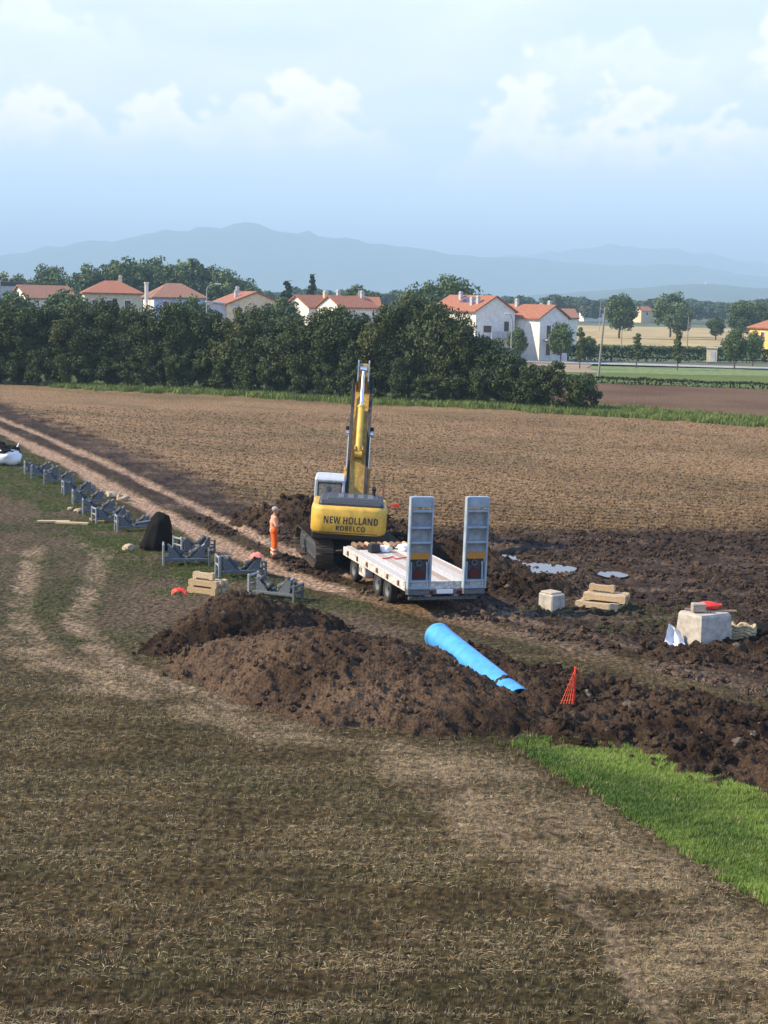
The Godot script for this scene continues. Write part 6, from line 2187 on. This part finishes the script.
	# ---- planks and stones on the left verge
	for q in [[-12.95, -59.7, 1.25, 0.10, "left of two pale planks lying together on the stubble"], [-12.15, -59.4, 1.30, -0.12, "right of two pale planks lying together on the stubble"], [-11.05, -60.4, 1.35, -0.34, "single pale plank lying below the fifth roller cradle"]]:
		st = tool()
		bx(st, Vector3(0, 0.05, 0), Vector3(q[2], 0.09, 0.24), 0.012)
		o = obj("plank", st, M.wood)
		o.position = on(q[0], q[1]) + Vector3(0, 0.01, 0)
		o.rotation.y = q[3]
		tag(o, q[4], "plank", "pale planks on the verge")
	for q in [[-12.55, -62.6, 0.20, "larger pale stone left of the roller cradles"], [-13.05, -63.4, 0.13, "smaller pale stone left of the roller cradles"], [-8.95, -53.4, 0.22, "flat pale stone at the foot of the black tarpaulin"], [-12.2, -67.9, 0.28, "pale stone between the upper cradles and the track"], [-11.5, -67.0, 0.30, "sandy coloured block beside the track"]]:
		o = mi("stone", lump(int(q[2] * 100.0), 0.65, 0.4, 1), mat(Color(0.48, 0.38, 0.25), 0.9, 0, "grime", 0.5))
		o.scale = Vector3.ONE * q[2]
		o.position = on(q[0], q[1]) + Vector3(0, q[2] * 0.35, 0)
		tag(o, q[3], "stone", "pale stones on the verge")
	# ---- black tarpaulin thrown over something upright
	t = thing("tarpaulin", "black tarpaulin thrown over an upright load beside the dirt track", "tarpaulin", on(-7.95, -53.6))
	var sheet_at := func(u: Vector3) -> Vector3:   # a sagging, folded cover, flat at its foot and higher on the right
		var f := 1.0 + 0.22 * nb.get_noise_3d(u.x * 2.0 + 4.0, u.y * 2.0, u.z * 2.0) + 0.07 * sin(atan2(u.z, u.x) * 9.0 + u.y * 3.0) * (1.0 - absf(u.y))
		var y := maxf(u.y * 0.80 * f + 0.50 + 0.24 * u.x, -0.05)
		var flare := 1.0 + 0.22 * smoothstep(0.7, 0.0, y)
		return Vector3(u.x * 0.50 * f * flare, y, u.z * 0.46 * f * flare)
	st = tool()
	st.set_smooth_group(1)
	var nu := 40
	var nv := 18
	for i in nu:
		for j in nv:
			var q4 := []
			for q in [[i, j], [i + 1, j], [i + 1, j + 1], [i, j + 1]]:
				var a: float = TAU * (q[0] % nu) / nu
				var e: float = -PI / 2 + PI * q[1] / nv
				q4.append(sheet_at.call(Vector3(cos(a) * cos(e), sin(e), sin(a) * cos(e))))
			if j == 0:
				q4 = [q4[0], q4[2], q4[3]]
			elif j == nv - 1:
				q4 = [q4[0], q4[1], q4[2]]
			poly(st, q4, q4[0] + q4[1] - Vector3(0, 1.0, 0))
	obj("sheet", st, M.blacksheet, t)
	st = tool()
	pipe(st, [Vector3(-0.75, 0.95, 0.2), Vector3(-0.30, 1.02, 0.1), Vector3(0.05, 1.12, 0.05)], 0.05)
	obj("protruding_tube", st, M.steel, t)
	# ---- white bulk bag
	t = thing("bulk_bag", "white bulk bag with dark contents at the left edge", "bag", on(-19.6, -79.6))
	var bb := mi("bag_body", lump(71, 0.80, 0.28, 2, false), M.whitesheet, t)
	bb.scale = Vector3(0.66, 0.58, 0.62)
	bb.position.y = 0.42
	var bc := mi("contents", lump(72, 0.5, 0.6, 2), M.blacksheet, t)
	bc.scale = Vector3(0.55, 0.50, 0.5)
	bc.position = Vector3(0.05, 0.80, 0)
	st = tool()
	for e in [-1.0, 1.0]:
		pipe(st, [Vector3(e * 0.45, 0.85, -0.2), Vector3(e * 0.55, 1.12, 0), Vector3(e * 0.45, 0.85, 0.2)], 0.03)
	obj("loop", st, M.whitesheet, t)
	t = thing("bag", "dark bag behind the white bulk bag at the left edge", "bag", on(-20.7, -81.0))
	bm = mi("sack_body", lump(75, 0.8, 0.4, 2, false), M.blacksheet, t)
	bm.scale = Vector3(0.7, 0.75, 0.6)
	bm.position.y = 0.5
	st = tool()
	pipe(st, [Vector3(-0.1, 1.0, 0), Vector3(0, 1.15, 0), Vector3(0.1, 1.0, 0)], 0.02)
	obj("strap", st, M.black, t)
	# ---- red topped marker stake
	t = thing("marker_stake", "marker stake with a red cloth on top before the soil heap", "stake", on(-5.75, -43.4))
	st = tool()
	cyl(st, Vector3(0.12, -0.1, 0), Vector3(-0.06, 0.60, 0), 0.018, 0.014, 8)
	obj("stake", st, M.oldwood, t)
	st = tool()
	cloth(st, 0.42, 0.26, 0.08, 3)
	var fl := obj("flag", st, M.red, t)
	fl.position = Vector3(-0.08, 0.66, 0)

func brick_mesh(s: Vector3) -> ArrayMesh:
	var st := tool()
	bx(st, Vector3.ZERO, s, 0.02)
	return done(st)
